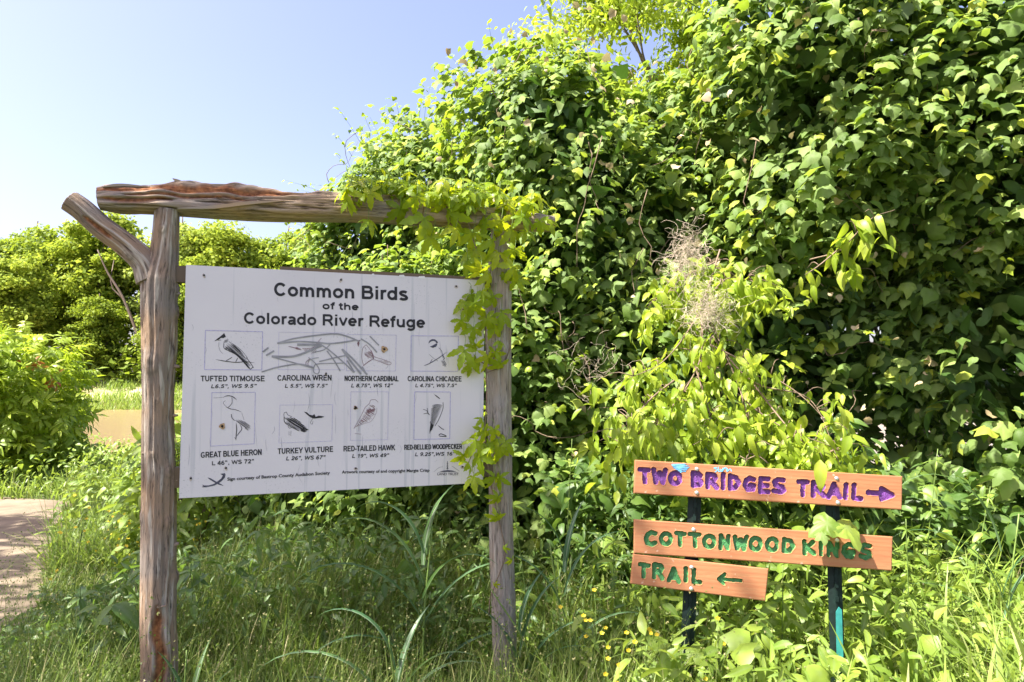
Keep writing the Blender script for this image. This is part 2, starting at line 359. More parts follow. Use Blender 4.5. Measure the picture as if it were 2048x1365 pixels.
I = (np.arange(ny-1)[:, None]*nx+np.arange(nx-1)[None]).ravel()
link('ground', mesh_new('ground', V, np.stack([I, I+1, I+nx+1, I+nx], -1), M['ground']))['kind'] = 'structure'
o = link('river', mesh_new('river', np.array([[-400, 20, -1.45], [400, 20, -1.45], [400, 84, -1.45], [-400, 84, -1.45]]), np.array([[0, 1, 2, 3]]), M['water'])); o['kind'] = 'structure'
# dirt path: right edge runs from (-3.2, 4) out to (-6.6, 9.7)
pe = []
for t in np.linspace(0, 1, 60):
    y = 1.5+t*8.4; x = -2.98-max(0, y-4.4)*.60+.09*math.sin(y*5.1)+.06*math.sin(y*13)
    if t > .9: x -= (t-.9)*22
    pe.append((x, y))
Vp = []; nrow = 26
for (x, y) in pe:
    for j in range(nrow): Vp.append((x-j*.3, y, 0))
Vp = np.array(Vp); Vp[:, 2] = ground_z(Vp[:, 0], Vp[:, 1])+.03+.012*noise(Vp, 4, 9)-.03*np.tile((np.arange(nrow) == 0), 60)
I = (np.arange(59)[:, None]*nrow+np.arange(nrow-1)[None]).ravel()
link('dirt_path', mesh_new('dirt_path', Vp, np.stack([I, I+nrow, I+nrow+1, I+1], -1), M['path']))['kind'] = 'structure'

# ------------------------------------------------------------------ leaf templates  (tip +Y, upper face +Z, unit size)
def grape_leaf(seed, rim=14, cup=.5, hi=False):
    r = np.random.default_rng(seed); th = np.linspace(-PI/2, 3*PI/2, rim, endpoint=False)+PI/rim
    a = th-PI/2                                # 0 at tip
    R = .46+.09*np.cos(3*a)*(1 if seed % 2 else .6)+.05*np.cos(5*a)+.03*r.normal(size=rim)
    R[np.argmin(np.abs(a))] += .10
    cx = np.array([0, .05]); xy = np.stack([np.cos(th)*R*1.08, np.sin(th)*R], -1)+cx
    def z(p): return -cup*(p[:, 0]**2*1.3+(p[:, 1])**2*.9)+.03*r.normal(size=len(p))
    if not hi:
        V = np.vstack([[0, -.05], xy]); V = np.column_stack([V, z(V)]); V[0, 2] = .02
        Fa = [(0, 1+i, 1+(i+1) % rim) for i in range(rim)]; rib = np.r_[1, np.zeros(rim)]
    else:
        mid = xy*.55; V = np.vstack([[0, -.05], mid, xy]); V = np.column_stack([V, z(V)]); V[0, 2] = -.02
        V[1:1+rim, 2] += .02*np.where(np.arange(rim) % 2, 1, -1)
        Fa = [(0, 1+i, 1+(i+1) % rim) for i in range(rim)]
        for i in range(rim):
            j = (i+1) % rim; Fa += [(1+i, 1+rim+i, 1+rim+j), (1+i, 1+rim+j, 1+j)]
        rib = np.r_[1, np.full(rim, .5), np.zeros(rim)]
    return V, np.array(Fa), rib
def long_leaf(width=.3, rows=5, fold=.25, droop=.35, teeth=0.0, shape=1.0, seed=0):
    """ovate or lanceolate leaf from base at the origin to tip at (0,1)"""
    r = np.random.default_rng(seed); t = np.linspace(0, 1, rows+1); V = []; 
    w = width*np.sin(PI*np.clip(t, 0, 1)**(.75*shape))**.9; w[0] = .02; w[-1] = 0
    for i, tt in enumerate(t):
        ww = w[i]*(1+teeth*(1 if i % 2 else -1)); z = -droop*tt**2
        V += [(-ww, tt-(teeth*.06), z-fold*-ww*-1+fold*ww*.0), (0, tt, z), (ww, tt-(teeth*.06), z-fold*ww)]
    V = np.array(V); V[0::3, 2] = V[1::3, 2]+fold*w; V[2::3, 2] = V[1::3, 2]+fold*w
    V[:, 2] += .012*r.normal(size=len(V)); Fa = []
    for i in range(rows):
        a = i*3; 
        for k in (0, 1): Fa += [(a+k, a+k+1, a+k+4), (a+k, a+k+4, a+k+3)]
    return V, np.array(Fa), np.tile([0, 1.0, 0], rows+1)
def join_temps(parts):
    V, Fa, rb, n = [], [], [], 0
    for v, f, r_ in parts: V.append(v); Fa.append(f+n); rb.append(r_); n += len(v)
    return np.concatenate(V), np.concatenate(Fa), np.concatenate(rb)
def xf(t, ang=0, s=1.0, off=(0, 0, 0), tilt=0):
    v, f, r_ = t; c, s_ = math.cos(ang), math.sin(ang)
    ct, st = math.cos(tilt), math.sin(tilt)
    v = v*s; v = np.stack([v[:, 0], v[:, 1]*ct-v[:, 2]*st, v[:, 1]*st+v[:, 2]*ct], -1)
    v = np.stack([v[:, 0]*c-v[:, 1]*s_, v[:, 0]*s_+v[:, 1]*c, v[:, 2]], -1)+np.asarray(off)
    return v, f, r_
def palmate(seed, teeth=.16):
    """five leaflet creeper leaf, stalk joint at the origin, middle leaflet along +Y"""
    r = np.random.default_rng(seed); P = []
    for a, s in ((0, 1.0), (58, .92), (-58, .92), (122, .68), (-122, .68)):
        lf = long_leaf(.19, 9, .18, .3+.2*r.random(), teeth, 1.35, seed*7+int(a)+200)
        P.append(xf(lf, math.radians(a+r.uniform(-8, 8)), .55*s*r.uniform(.9, 1.08), tilt=r.uniform(-.35, .1)))
    return join_temps(P)
def compound(seed, n=3, width=.2):
    """pinnate leaf with n pairs"""
    r = np.random.default_rng(seed); P = [xf(long_leaf(width, 5, .2, .3, 0, 1, seed), 0, .38, (0, .62, 0))]
    for k in range(n):
        y = .14+k*.5/n
        for s in (-1, 1): P.append(xf(long_leaf(width, 5, .2, .4, 0, 1, seed+k), s*math.radians(r.uniform(48, 70)), .36, (0, y, 0), tilt=r.uniform(-.4, .1)))
    return join_temps(P)
GR_LO = [grape_leaf(s, 11, c) for s, c in zip(range(6), (.5, .7, .9, .4, 1.1, .6))]
GR_HI = [grape_leaf(s, 16, c, True) for s, c in ((0, .5), (1, .75), (2, .95), (3, .6), (5, .35), (7, 1.1))]
OV = [long_leaf(w, 5, .3, d, 0, 1, i) for i, (w, d) in enumerate([(.20, .35), (.24, .6), (.16, .8), (.21, .15)])]
LANCE = [long_leaf(w, 5, .3, d, 0, 1.1, 20+i) for i, (w, d) in enumerate([(.11, .3), (.09, .6), (.13, .5)])]
QUAD = (np.array([[-.5, -.5, 0], [.5, -.4, .12], [.4, .5, -.05], [-.5, .45, .15]]), np.array([[0, 1, 2], [0, 2, 3]]), np.zeros(4))
TRI = (np.array([[-.5, -.4, 0], [.5, -.3, .1], [.0, .6, -.05]]), np.array([[0, 1, 2]]), np.zeros(3))

def tmesh(name, t, mat, rnd=0.0):
    return mesh_new(name, t[0], t[1], mat, {'rib': t[2], 'rnd': np.full(len(t[0]), rnd)})
MESH = {
    'grape': [tmesh('grape_leaf', t, M['grape']) for t in GR_HI],
    'ovate': [tmesh('ovate_leaf', t, M['lime']) for t in OV],
    'creeper': [tmesh('creeper_leaf', palmate(s), M['creeper']) for s in range(6)],
    'weedlance': [tmesh('weed_leaf', t, M['weed']) for t in LANCE+OV[:2]],
    'darkovate': [tmesh('dark_leaf', t, M['weed_dark']) for t in OV],
}
def place_leaf(me, parent, P, R, S, pl, name='leaf'):
    o = bpy.data.objects.new(name, me); col.objects.link(o); o.parent = parent
    m = Matrix([[*(R[0]*S), P[0]-pl[0]], [*(R[1]*S), P[1]-pl[1]], [*(R[2]*S), P[2]-pl[2]], [0, 0, 0, 1]]); o.matrix_local = m
    return o

# ------------------------------------------------------------------ FOLIAGE MASSES
def grape_mound(name, label, blobs, n, size, keep=280, seed=1, gap=.12, group='grapevine mounds', up=.55, deep=.75):
    """blobs: list of (centre, radii). leaves lie on the outside of the union, outermost ones as leaf objects"""
    r = np.random.default_rng(seed)
    base = np.array([blobs[0][0][0], blobs[0][0][1], 0.0])
    root = empty(name, base, label, 'grapevine', group)
    area = np.array([b[1][0]*b[1][2]+b[1][1]*b[1][2]+b[1][0]*b[1][1] for b in blobs]); share = area/area.sum()
    P = []; NR = []; D = []
    for (c, rad), sh in zip(blobs, share):
        c = np.array(c); rad = np.array(rad); k = int(n*sh*1.5)
        d = norm(r.normal(size=(k, 3))); nr = norm(d/rad)
        w = rad[0]*rad[1]*rad[2]*np.linalg.norm(d/rad, axis=1); d = d[r.random(k) < w/w.max()]; nr = norm(d/rad)
        p0 = c+d*rad
        lump = noise(p0, 1.5, seed, 3)*.32+noise(p0, 4.2, seed+1, 2)*.15
        dep = r.exponential(.16, len(d))+r.random(len(d))*.10; dep[r.random(len(d)) < .25] += r.random()*deep
        p = p0+nr*(lump-dep)[:, None]
        P.append(p); NR.append(nr); D.append(dep)
    P = np.concatenate(P); NR = np.concatenate(NR); D = np.concatenate(D)
    ok = P[:, 2] > .12
    for (c, rad) in blobs:                       # nothing deep inside another blob
        q = np.linalg.norm((P-np.array(c))/np.array(rad), axis=1); ok &= q > .62
    ok &= ~((noise(P, 2.6, seed+4, 2) > .34) & (D < gap+.2))
    ok &= ~((NR[:, 1] > .55) & (r.random(len(P)) < .6))
    P, NR, D = P[ok], NR[ok], D[ok]
    n_ = len(P)
    nn = norm(NR*.55+np.array([0, 0, up])+SUN*.6+r.normal(size=(n_, 3))*.45)
    tip = norm(NR*.6+np.array([0, 0, -1.0])+r.normal(size=(n_, 3))*.45)
    R = frames(nn, tip); S = size*r.uniform(.6, 1.35, n_); S[r.random(n_) < .25] *= .6
    # which are plainly in view: outermost, facing the camera
    view = norm(EYE-P); px, py, dd = px_of(P)
    score = D-.25*(NR*view).sum(-1)+.15*r.random(n_)
    inf = (px > -20) & (px < 2070) & (py > -20) & (py < 1340) & ((NR*view).sum(-1) > -.1)
    score[~inf] = 99; idx = np.argsort(score)[:keep]; idx = idx[score[idx] < 50]
    m = np.zeros(n_, bool); m[idx] = True
    for i in idx: place_leaf(MESH['grape'][int(r.integers(len(MESH['grape'])))], root, P[i], R[i], S[i]*1.2, base)
    rest = ~m
    V, Fa, A = scatter(GR_LO+[OV[1], OV[3]], R[rest], S[rest], P[rest], r.random(rest.sum()))
    o = link('foliage', mesh_new('foliage', V-base, Fa, M['grape'], A), root); o['kind'] = 'stuff'
    # inner layer: bigger leaves and brush filling the inside, inner shade put into their colour
    PI_, = [[]]
    for (c, rad), sh in zip(blobs, share):
        k = int(n*sh*.22); d = norm(r.normal(size=(k, 3))); q = (r.random(k)**.6)[:, None]*.80
        PI_.append(np.array(c)+d*np.array(rad)*q)
    Q = np.concatenate(PI_); Q = Q[Q[:, 2] > .1]
    R2 = frames(norm(r.normal(size=Q.shape)+[0, -.3, .3]), norm(r.normal(size=Q.shape)+[0, 0, -.6]))
    V, Fa, A = scatter(OV[:2]+GR_LO[:1], R2, size*1.6*r.uniform(.7, 1.2, len(Q)), Q, r.random(len(Q)))
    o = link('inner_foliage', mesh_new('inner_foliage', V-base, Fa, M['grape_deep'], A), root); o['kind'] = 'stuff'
    # vine stems that wander over the surface and stick out
    g = Geo()
    for _ in range(46):
        b = blobs[int(r.integers(len(blobs)))]; c = np.array(b[0]); rad = np.array(b[1])
        d = norm(np.array([r.normal(), -abs(r.normal()), r.normal()*.8+.2])); pts = []
        dirn = norm(r.normal(size=3)+[0, 0, -.5])
        for s in range(7):
            d = norm(d+dirn*.09+r.normal(size=3)*.03); p = c+d*rad; pts.append(p+norm(d/rad)*(noise(p, 1.5, seed, 3)*.26+r.uniform(-.12, .03)))
        g.tube(spline(pts, 14), np.linspace(.0035, .0015, 14), 4)
    g.obj('stem', M['stem'], root, base)['kind'] = 'stuff'
    # runners with small pale tip leaves reaching out of the mass
    g = Geo(); tips = []
    for _ in range(60):
        b = blobs[int(r.integers(len(blobs)))]; c = np.array(b[0]); rad = np.array(b[1])
        d = norm(np.array([r.normal(), -abs(r.normal())*.9, abs(r.normal())*.9])); s = c+d*rad*.97; out = norm(d/rad)
        dr = norm(out+np.array([0, 0, r.uniform(-.3, .8)])+r.normal(size=3)*.3); L_ = r.uniform(.15, .5)
        pts = [s, s+dr*L_*.5, s+dr*L_+np.array([0, 0, -L_*.15])+r.normal(size=3)*.03]
        g.tube(spline(pts, 8), np.linspace(.0022, .0009, 8), 4)
        for q in (.45, .65, .85, 1.0): tips.append(spline(pts, 20)[min(19, int(q*19))])
    g.obj('runner', M['green_stem'], root, base)['kind'] = 'stuff'
    T = np.array(tips); T = T+r.normal(size=T.shape)*.012
    R3 = frames(norm(r.normal(size=T.shape)*.6+[0, -.4, .8]), norm(r.normal(size=T.shape)*.5+[0, 0, -1]))
    V, Fa, A = scatter(GR_LO, R3, size*r.uniform(.35, .65, len(T)), T, r.random(len(T)))
    A['rnd'] = A['rnd']*.1+.84
    o = link('tip_leaves', mesh_new('tip_leaves', V-base, Fa, M['lime'], A), root); o['kind'] = 'stuff'
    return root

grape_mound('grapevine', 'tall domed grapevine mound rising behind the right post of the bird sign',
            [((.42, 5.7, 2.8), (1.0, 1.1, 1.8)), ((.16, 5.65, 3.5), (.66, .8, .88)), ((1.35, 5.75, 3.0), (.75, .8, 1.35)), ((.15, 5.9, 2.2), (.85, .9, 1.5)), ((1.1, 5.4, 1.2), (1.2, .8, 1.3)), ((.2, 5.3, .8), (1.1, .7, 1.1))],
            30000, .086, 299, 11)
grape_mound('grapevine', 'small round grapevine hump against the sky above the middle of the wooden beam',
            [((-1.4, 7.0, 2.35), (.9, .9, 1.65)), ((-.95, 6.9, 2.85), (.95, .8, 1.5)), ((-.5, 6.8, 2.3), (.85, .8, 1.75))], 21000, .084, 299, 12)
grape_mound('grapevine', 'low pale grapevine bank showing just above the top edge of the white sign',
            [((-.75, 5.2, 1.25), (.95, .8, 1.5)), ((-1.65, 5.5, .95), (.8, .7, 1.5)), ((-.1, 5.0, 1.2), (.8, .7, 1.4))], 16000, .078, 299, 13, up=.8)
grape_mound('grapevine', 'towering grapevine wall covering the whole right side above the trail sign',
            [((2.35, 5.2, 3.9), (1.05, 1.0, 2.0)), ((3.5, 5.0, 3.6), (1.5, 1.0, 2.2)), ((2.2, 5.3, 1.6), (1.3, .7, 1.5)), ((3.9, 4.8, 1.5), (1.5, .8, 1.6)), ((4.6, 4.6, 3.3), (1.3, 1.1, 2.6))],
            44000, .094, 300, 14)

for (nm, box, k_, sd) in (('dead_leaves', ((-.6, 4.9), (4.3, 5.2), (.5, 4.6)), 420, 5),):
    rd = np.random.default_rng(sd); P = np.stack([rd.uniform(*box[0], k_), rd.uniform(*box[1], k_), rd.uniform(*box[2], k_)], -1)
    V, Fa, A = scatter(GR_LO, frames(rd.normal(size=P.shape), rd.normal(size=P.shape)+[0, 0, -1]), rd.uniform(.03, .07, k_), P, rd.random(k_))
    tag(link(nm, mesh_new(nm, V, Fa, M['straw'], A)), 'scattered withered tan leaves caught in the vine wall', 'dead leaves', None, 'stuff')

# ------------------------------------------------------------------ trees
def tree(name, label, base, height, crown, n, leaf, mat, seed, group=None, trunk_r=.18, spread=1.0, temp=None, clump=.2):
    """crown: (centre height share, rx, ry, rz). Limbs end in leaf clumps spread through the crown volume"""
    r = np.random.default_rng(seed); base = np.array(base, float); root = empty(name, base, label, 'tree', group)
    cz, rx, ry, rz = crown; g = Geo()
    top = np.array([r.uniform(-.3, .3)*rx*.3, r.uniform(-.2, .2)*ry*.3, height*.86])
    main = spline([(0, 0, -.1), (r.uniform(-.1, .1)*rx, 0, height*.3), (r.uniform(-.15, .15)*rx, r.uniform(-.1, .1)*ry, height*.6), top], 16)
    g.tube(main, np.linspace(trunk_r, trunk_r*.2, 16), 8); C = []
    nb = 95 if height > 15 else 34
    for k in range(nb):
        d = norm(r.normal(size=3)); q = r.random()**.45
        c = np.array([0, 0, height*cz])+d*np.array([rx, ry, rz])*q*.88
        s = main[int(np.clip((c[2]/height-.25)*16, 2, 14))]
        mid = (s+c)/2+np.array([0, 0, -.06*height*r.random()])
        if k < 16: g.tube(spline([s, mid, c], 7), np.linspace(trunk_r*.32, trunk_r*.06, 7), 5)
        C.append(c)
    t_o = g.obj('trunk', M['bark'], root)
    C = np.array(C); cl = r.integers(0, nb, n); sz = rx*clump*r.uniform(.6, 1.5, nb)*(1+.25*(nb > 50))
    d = norm(r.normal(size=(n, 3))); rad = r.random(n)**.5*(1+.35*(r.random(n) < .2))
    P = C[cl]+d*rad[:, None]*sz[cl][:, None]*np.array([1.15, 1.15, .6]); ok = P[:, 2] > .3; P = P[ok]; d = d[ok]; cl = cl[ok]; n = len(P)
    R = frames(norm(d*.5+r.normal(size=(n, 3))*.6+[0, 0, .4]+SUN*.4), norm(r.normal(size=(n, 3))+[0, 0, -.6]))
    V, Fa, A = scatter(temp or [QUAD, TRI], R, leaf*r.uniform(.6, 1.3, n), P, (r.random(n)*.7+.3*r.random(nb)[cl][:n]))
    o = link('crown', mesh_new('crown', V, Fa, mat, A), root); o['kind'] = 'stuff'
    return root
def copy_tree(src, loc, rz, s, label, group=None):
    c = src.copy(); col.objects.link(c); c.location = loc; c.rotation_euler.z = rz; c.scale = s; c['label'] = label
    for ch in src.children:
        k = ch.copy(); col.objects.link(k); k.parent = c
    return c
FG = 'trees on the far river bank'
protos = [
    tree('river_tree', 'broad light green tree at the far left edge beyond the river', (-60, 99, 1.6), 28, (.52, 8.5, 6, 11), 30000, .46, M['tree_leaf'], 31, FG, .4),
    tree('river_tree', 'bright round topped tree behind the forked tip of the left post', (-47, 97, 1.6), 28, (.50, 7.5, 6, 11), 30000, .44, M['tree_leaf_blue'], 32, FG, .4),
    tree('river_tree', 'darker full tree on the far bank right of the forked post tip', (-33, 100, 1.6), 27, (.48, 8.0, 6, 10.5), 30000, .44, M['tree_leaf_dark'], 33, FG, .4),
    tree('river_tree', 'yellow green tree under the beam seen between post and sign', (-22, 101, 1.6), 24, (.50, 7.0, 6, 10), 26000, .44, M['tree_leaf'], 34, FG, .35)]
k = 0
for (x, y, h, pi, lab) in [
        (-71, 101, 1.05, 2, 'shadowed tree partly cut off by the left edge of the view beyond the river'),
        (-52, 107, 1.0, 2, 'dark tree filling the gap behind the two leftmost bright trees'),
        (-40, 95, .93, 0, 'leaning pale limbed tree just left of the left post'),
        (-27, 108, .98, 1, 'pale tree right behind the top of the left post'),
        (-13, 103, .85, 1, 'hazy green tree low above the sign between beam and panel'),
        (-5, 106, .86, 0, 'yellowish tree low above the middle of the sign panel'),
        (-66, 90, .72, 0, 'short bushy tree in front of the leftmost river trees'),
        (-45, 90, .62, 2, 'short dark tree at the edge of the sand bank'),
        (-31, 91, .62, 0, 'short green tree at the sand bank behind the left post'),
        (-18, 93, .70, 2, 'short dark tree behind the left edge of the sign panel'),
        (4, 104, .9, 2, 'dark river tree hidden mostly behind the grapevine hump'),
        (16, 106, .95, 0, 'river tree glimpsed through gaps in the vine wall'),
        (-84, 98, 1.0, 1, 'outlying tree on the far bank beyond the left edge'),
        (-56, 92, .55, 2, 'low dark shrub tree on the far bank behind the sumac bush')]:
    copy_tree(protos[pi], (x, y, 1.4 if y > 95 else .9), k*1.3, (h, h, h), lab, FG); k += 1
# pale limb of the leaning tree
g = Geo(); p = [at(283, 690, 91), at(248, 600, 91), at(215, 545, 91), at(195, 500, 91)]
g.tube(spline(p, 12), np.linspace(.24, .07, 12), 6); g.tube(spline([p[1], at(222, 570, 91), at(228, 520, 91)], 6), np.linspace(.12, .04, 6), 5)
o = g.obj('bare_limb', M['bark'], None, p[0]); o.location = p[0]; tag(o, 'pale leaning bare limb in front of the far bank trees left of the post', 'tree limb')

tree('ash_tree', 'fine leaved yellow green tree behind the valley between the two tallest vine mounds', (2.7, 10.8, 0), 10.5, (.66, 2.3, 1.8, 3.6), 22000, .12, M['lime'], 41, None, .13, temp=OV[:2], clump=.26)
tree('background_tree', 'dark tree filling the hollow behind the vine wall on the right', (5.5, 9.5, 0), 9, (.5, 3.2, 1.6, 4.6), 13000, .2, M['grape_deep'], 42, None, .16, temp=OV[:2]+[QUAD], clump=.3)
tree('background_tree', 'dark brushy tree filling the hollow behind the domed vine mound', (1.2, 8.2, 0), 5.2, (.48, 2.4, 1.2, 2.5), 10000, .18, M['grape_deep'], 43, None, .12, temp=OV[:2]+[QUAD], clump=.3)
# the tree whose crown, above and left of the view, throws the dappled shade over path and left foreground
tree('shade_tree', 'tall pecan tree left of the view whose crown shades the path', (-5.5, 2.2, 0), 9.5, (.72, 2.7, 2.6, 1.6), 4200, .17, M['tree_leaf'], 44, None, .2, temp=OV[:2], clump=.2)

src = [o_ for o_ in bpy.data.objects if o_.name == 'shade_tree'][0]
copy_tree(src, (-8.9, 5.0, 0), 1.9, (.95, .95, 1.0), 'second pecan tree farther along the path left of the view')

# ------------------------------------------------------------------ BIRD SIGN
A_ = math.radians(19.5); DU = np.array([math.cos(A_), math.sin(A_), 0]); NB = np.array([math.sin(A_), -math.cos(A_), 0]); UPZ = np.array([0, 0, 1.0])
PB = np.array([-1.23, 2.665, 1.5])            # a point of the panel's front face
def on_board(px, py, off=0.0): return on_plane(px, py, PB+NB*off, NB)
sign = empty('bird_sign', (-1.15, 2.75, 0), 'white bird identification sign in a rustic frame of two wooden posts and a log beam', 'sign')
SB = np.array([-1.15, 2.75, 0.0])

def log(name, pts, radii, mat, parent, base, rings=160, seg=40, seed=1, knots=(), rot=None, rough=.05, flat=None, ragged=0, fiss=.11, ffreq=1.15):
    """pts world path, radii metres; knots: (fraction, angle, size, height); rot=(f0,f1,angle,width) a rotten groove"""
    P = spline(pts, rings); r_ = np.interp(np.linspace(0, 1, rings), np.linspace(0, 1, len(radii)), radii)
    T = norm(np.gradient(P, axis=0)); ref = NB
    A = norm(ref-(T@ref)[:, None]*T); B = np.cross(T, A)         # angle 0 faces the viewer
    th = np.linspace(0, 2*PI, seg, endpoint=False)
    length = np.r_[0, np.cumsum(np.linalg.norm(np.diff(P, axis=0), axis=1))]
    TH, LL = np.meshgrid(th, length); rr = np.repeat(r_[:, None], seg, 1)
    q = np.stack([np.cos(TH)*1.0, np.sin(TH)*1.0, LL*1.4], -1)
    rad = rr*(1+rough*noise(q, 1.3, seed, 3)+rough*.55*noise(q*np.array([6, 6, 1.2]), 1, seed+1, 2))
    rad *= 1-.035*np.clip(noise(q*np.array([9, 9, .7]), 1, seed+2, 1)-.35, 0, 1)*2.5
    if flat: # squarish section
        e = flat; sq = 1/(np.abs(np.cos(TH+.12))**e+np.abs(np.sin(TH+.12))**e)**(1/e); rad *= sq*.93
    if ragged:
        top = np.clip(np.cos(TH-PI*.5*cap_sgn), 0, 1)**2
        rad += rr*ragged*top*noise(np.stack([LL*9, TH*2.2, LL*0], -1), 1, seed+7, 3)
    fq = np.stack([np.cos(TH)*3.4*ffreq, np.sin(TH)*3.4*ffreq, LL*2.2], -1)+.25*noise(q, 2, seed+30, 2)[..., None]
    fz = np.abs(noise(fq, 1, seed+20, 3)); fs = np.clip(1-fz/.10, 0, 1)*np.clip(.35+1.3*noise(q, .9, seed+22, 2), 0, 1)
    rad -= rr*fiss*fs; knot_and_shade = fs*.8; rt = np.zeros_like(rad)  # fissure depth also darkens the colour, painting shade into the cracks
    for (f, an, sz, h) in knots:
        dl = (LL-f*length[-1]); da = ((TH-an+PI) % (2*PI)-PI)*rr; d2 = np.sqrt(dl**2*.7+da**2)/sz
        rad += h*np.exp(-(d2**2)*1.4)-h*.45*np.exp(-((d2/.38)**2))
        knot_and_shade = np.maximum(knot_and_shade, np.clip(.6*np.exp(-((d2-.0)/.3)**2)+.35*np.exp(-((d2-.9)/.18)**2), 0, 1))
    if rot:
        for (f0, f1, an, wd) in rot:
            f = LL/length[-1]; mid = (f0+f1)/2; hw = (f1-f0)/2; k_ = np.clip(1-np.abs(f-mid)/hw, 0, 1)
            wob = .25*noise(np.stack([LL*12, LL*0, LL*0], -1), 1, seed+9, 2); da = np.abs(((TH-an-wob+PI) % (2*PI)-PI))
            g_ = 1/(1+np.exp((da-wd*np.minimum(1, k_*4)*(.7+.3*k_))*26)); g_ *= (k_ > 0)
            rad -= rr*.2*g_; rt = np.maximum(rt, g_)
    V = P[:, None]+rad[..., None]*(np.cos(TH)[..., None]*A[:, None]+np.sin(TH)[..., None]*B[:, None])
    V = V.reshape(-1, 3); n = rings
    i, j = np.meshgrid(np.arange(n-1), np.arange(seg), indexing='ij'); a = (i*seg+j).ravel(); b = (i*seg+(j+1) % seg).ravel()
    Fa = [tuple(x) for x in np.stack([a, b, b+seg, a+seg], -1)]
    # slightly domed end caps
    c0, c1 = len(V), len(V)+1; V = np.vstack([V, P[0], P[-1]])
    Fa += [(c0, (j+1) % seg, j) for j in range(seg)]+[(c1, (n-1)*seg+j, (n-1)*seg+(j+1) % seg) for j in range(seg)]
    me = mesh_new(name, V-base, Fa, mat, {'knot_and_shade': np.r_[knot_and_shade.ravel(), .3, .3], 'rot': np.r_[rt.ravel(), 0, 0]})
    gr = me.attributes.new('grain', 'FLOAT_VECTOR', 'POINT')
    G = np.stack([np.cos(TH)*.07, np.sin(TH)*.07, LL], -1).reshape(-1, 3)
    for (f, an, sz, h) in knots:                                  # grain swerves round the knots
        dl = (LL-f*length[-1]).ravel(); da = (((TH-an+PI) % (2*PI)-PI)*rr).ravel(); w = np.exp(-(dl**2*.5+da**2)/(sz*1.6)**2)
        s_ = np.sign(da)*w*sz*.35; tt = TH.ravel(); G[:, 0] += -np.sin(tt)*s_; G[:, 1] += np.cos(tt)*s_
    G = np.vstack([G, [0, 0, 0], [0, 0, 9]]); gr.data.foreach_set('vector', G.astype(np.float32).ravel())
    return link(name, me, parent)
cap_sgn = 1
def px_log(rows, off, ext=None):
    """rows (y, x0, x1) photo edges of an upright post -> path and radii in the frame plane"""
    P, R = [], []
    for y, a, b in rows:
        c = on_board((a+b)/2, y, off); d = px_of(c)[2]; P.append(c); R.append((b-a)/2*d/F)
    return P, R
LP = [(421, 311, 358), (470, 307, 357), (520, 300, 356), (560, 286, 355), (600, 285, 353), (650, 286, 353), (700, 287, 353), (730, 287, 350), (800, 288, 346),
      (900, 287, 347), (960, 287, 350), (1050, 285, 350), (1150, 284, 350), (1250, 283, 350), (1365, 284, 353)]
P, R = px_log(LP, -.045)
bot = P[-1].copy(); bot[2] = -.15; P.append(bot+DU*-.01); R.append(R[-1]*1.1)
# angles: 0 faces viewer; sign of sin tells side (found from B = T x A)
log('post', P, R, M['post'], sign, SB, 420, 80, 3,
    knots=[(.035, .15, .017, .006), (.172, -1.25, .022, .012), (.255, .35, .036, .012), (.135, -1.35, .02, .014), (.315, .0, .012, .004), (.40, .25, .012, .004),
           (.43, -.75, .020, .008), (.51, -.75, .022, .010), (.565, -1.0, .014, .008), (.60, -1.5, .018, .014), (.635, -.25, .014, .005), (.73, .65, .016, .006), (.50, 1.25, .02, .007)],
    rot=[(.635, .83, -.05, .34), (.10, .14, .8, .04)])
P = [on_board(x, y, -.045) for x, y in ((305, 560), (290, 525), (255, 492), (205, 455), (165, 420), (139, 402))]
log('forked_branch', P, [.058, .05, .046, .044, .043, .042], M['post'], sign, SB, 140, 64, 8, knots=[(.3, -.6, .02, .006)], rot=[(.5, .8, -.35, .22)], rough=.07)
RP = [(430, 985, 1024), (520, 978, 1024), (600, 972, 1023), (700, 971, 1023), (800, 973, 1023), (900, 976, 1024), (1000, 978, 1025), (1100, 979, 1027), (1200, 982, 1031), (1300, 985, 1034), (1365, 988, 1035)]
P, R = px_log(RP, -.045)
bot = P[-1].copy(); bot[2] = -.15; P.append(bot); R.append(R[-1]*1.05)
log('post', P, R, M['post2'], sign, SB, 320, 72, 15, knots=[(.36, .1, .016, .006), (.42, -.5, .024, .008), (.62, -.2, .016, .006), (.72, .55, .018, .008), (.25, -.7, .014, .003)], rough=.035)
# stubs of snapped twigs on the left post
for x0, y0, dx, dy, rr_ in ((352, 590, 9, -3, .007), (350, 732, 9, 2, .008), (349, 832, 7, -1, .006), (349, 1093, 8, -6, .009), (350, 960, 6, 1, .008), (290, 905, -6, 3, .007), (322, 1215, 10, -3, .004)):
    g = Geo(); a = on_board(x0-dx*.8, y0, -.03 if rr_ > .005 else .012); b = on_board(x0+dx, y0+dy, -.02 if rr_ > .005 else .02); g.tube([a, (a+b)/2, b], [rr_*1.3, rr_, rr_*.6], 7); g.obj('twig_stub', M['post'], sign, SB)
# the beam: a half rotten split log laid over both posts
top = [(197, 399, 25), (240, 397, 28), (330, 399, 29), (430, 405, 29), (560, 412, 28), (680, 416, 27), (820, 425, 26), (950, 435, 22), (1040, 443, 18), (1105, 447, 16)]
P = [on_board(x, y, -.05) for x, y, h in top]; R = [h*px_of(p)[2]/F*1.02 for p, (x, y, h) in zip(P, top)]
R[0] *= .8
cap_sgn = -1
log('beam', P, R, M['beam'], sign, SB, 380, 96, 21, rot=[(-.1, .40, -.75, .30), (.05, .30, -.15, .12), (.0, .14, .3, .15)], rough=.09, flat=4, ragged=.42, fiss=.22, ffreq=1.2)
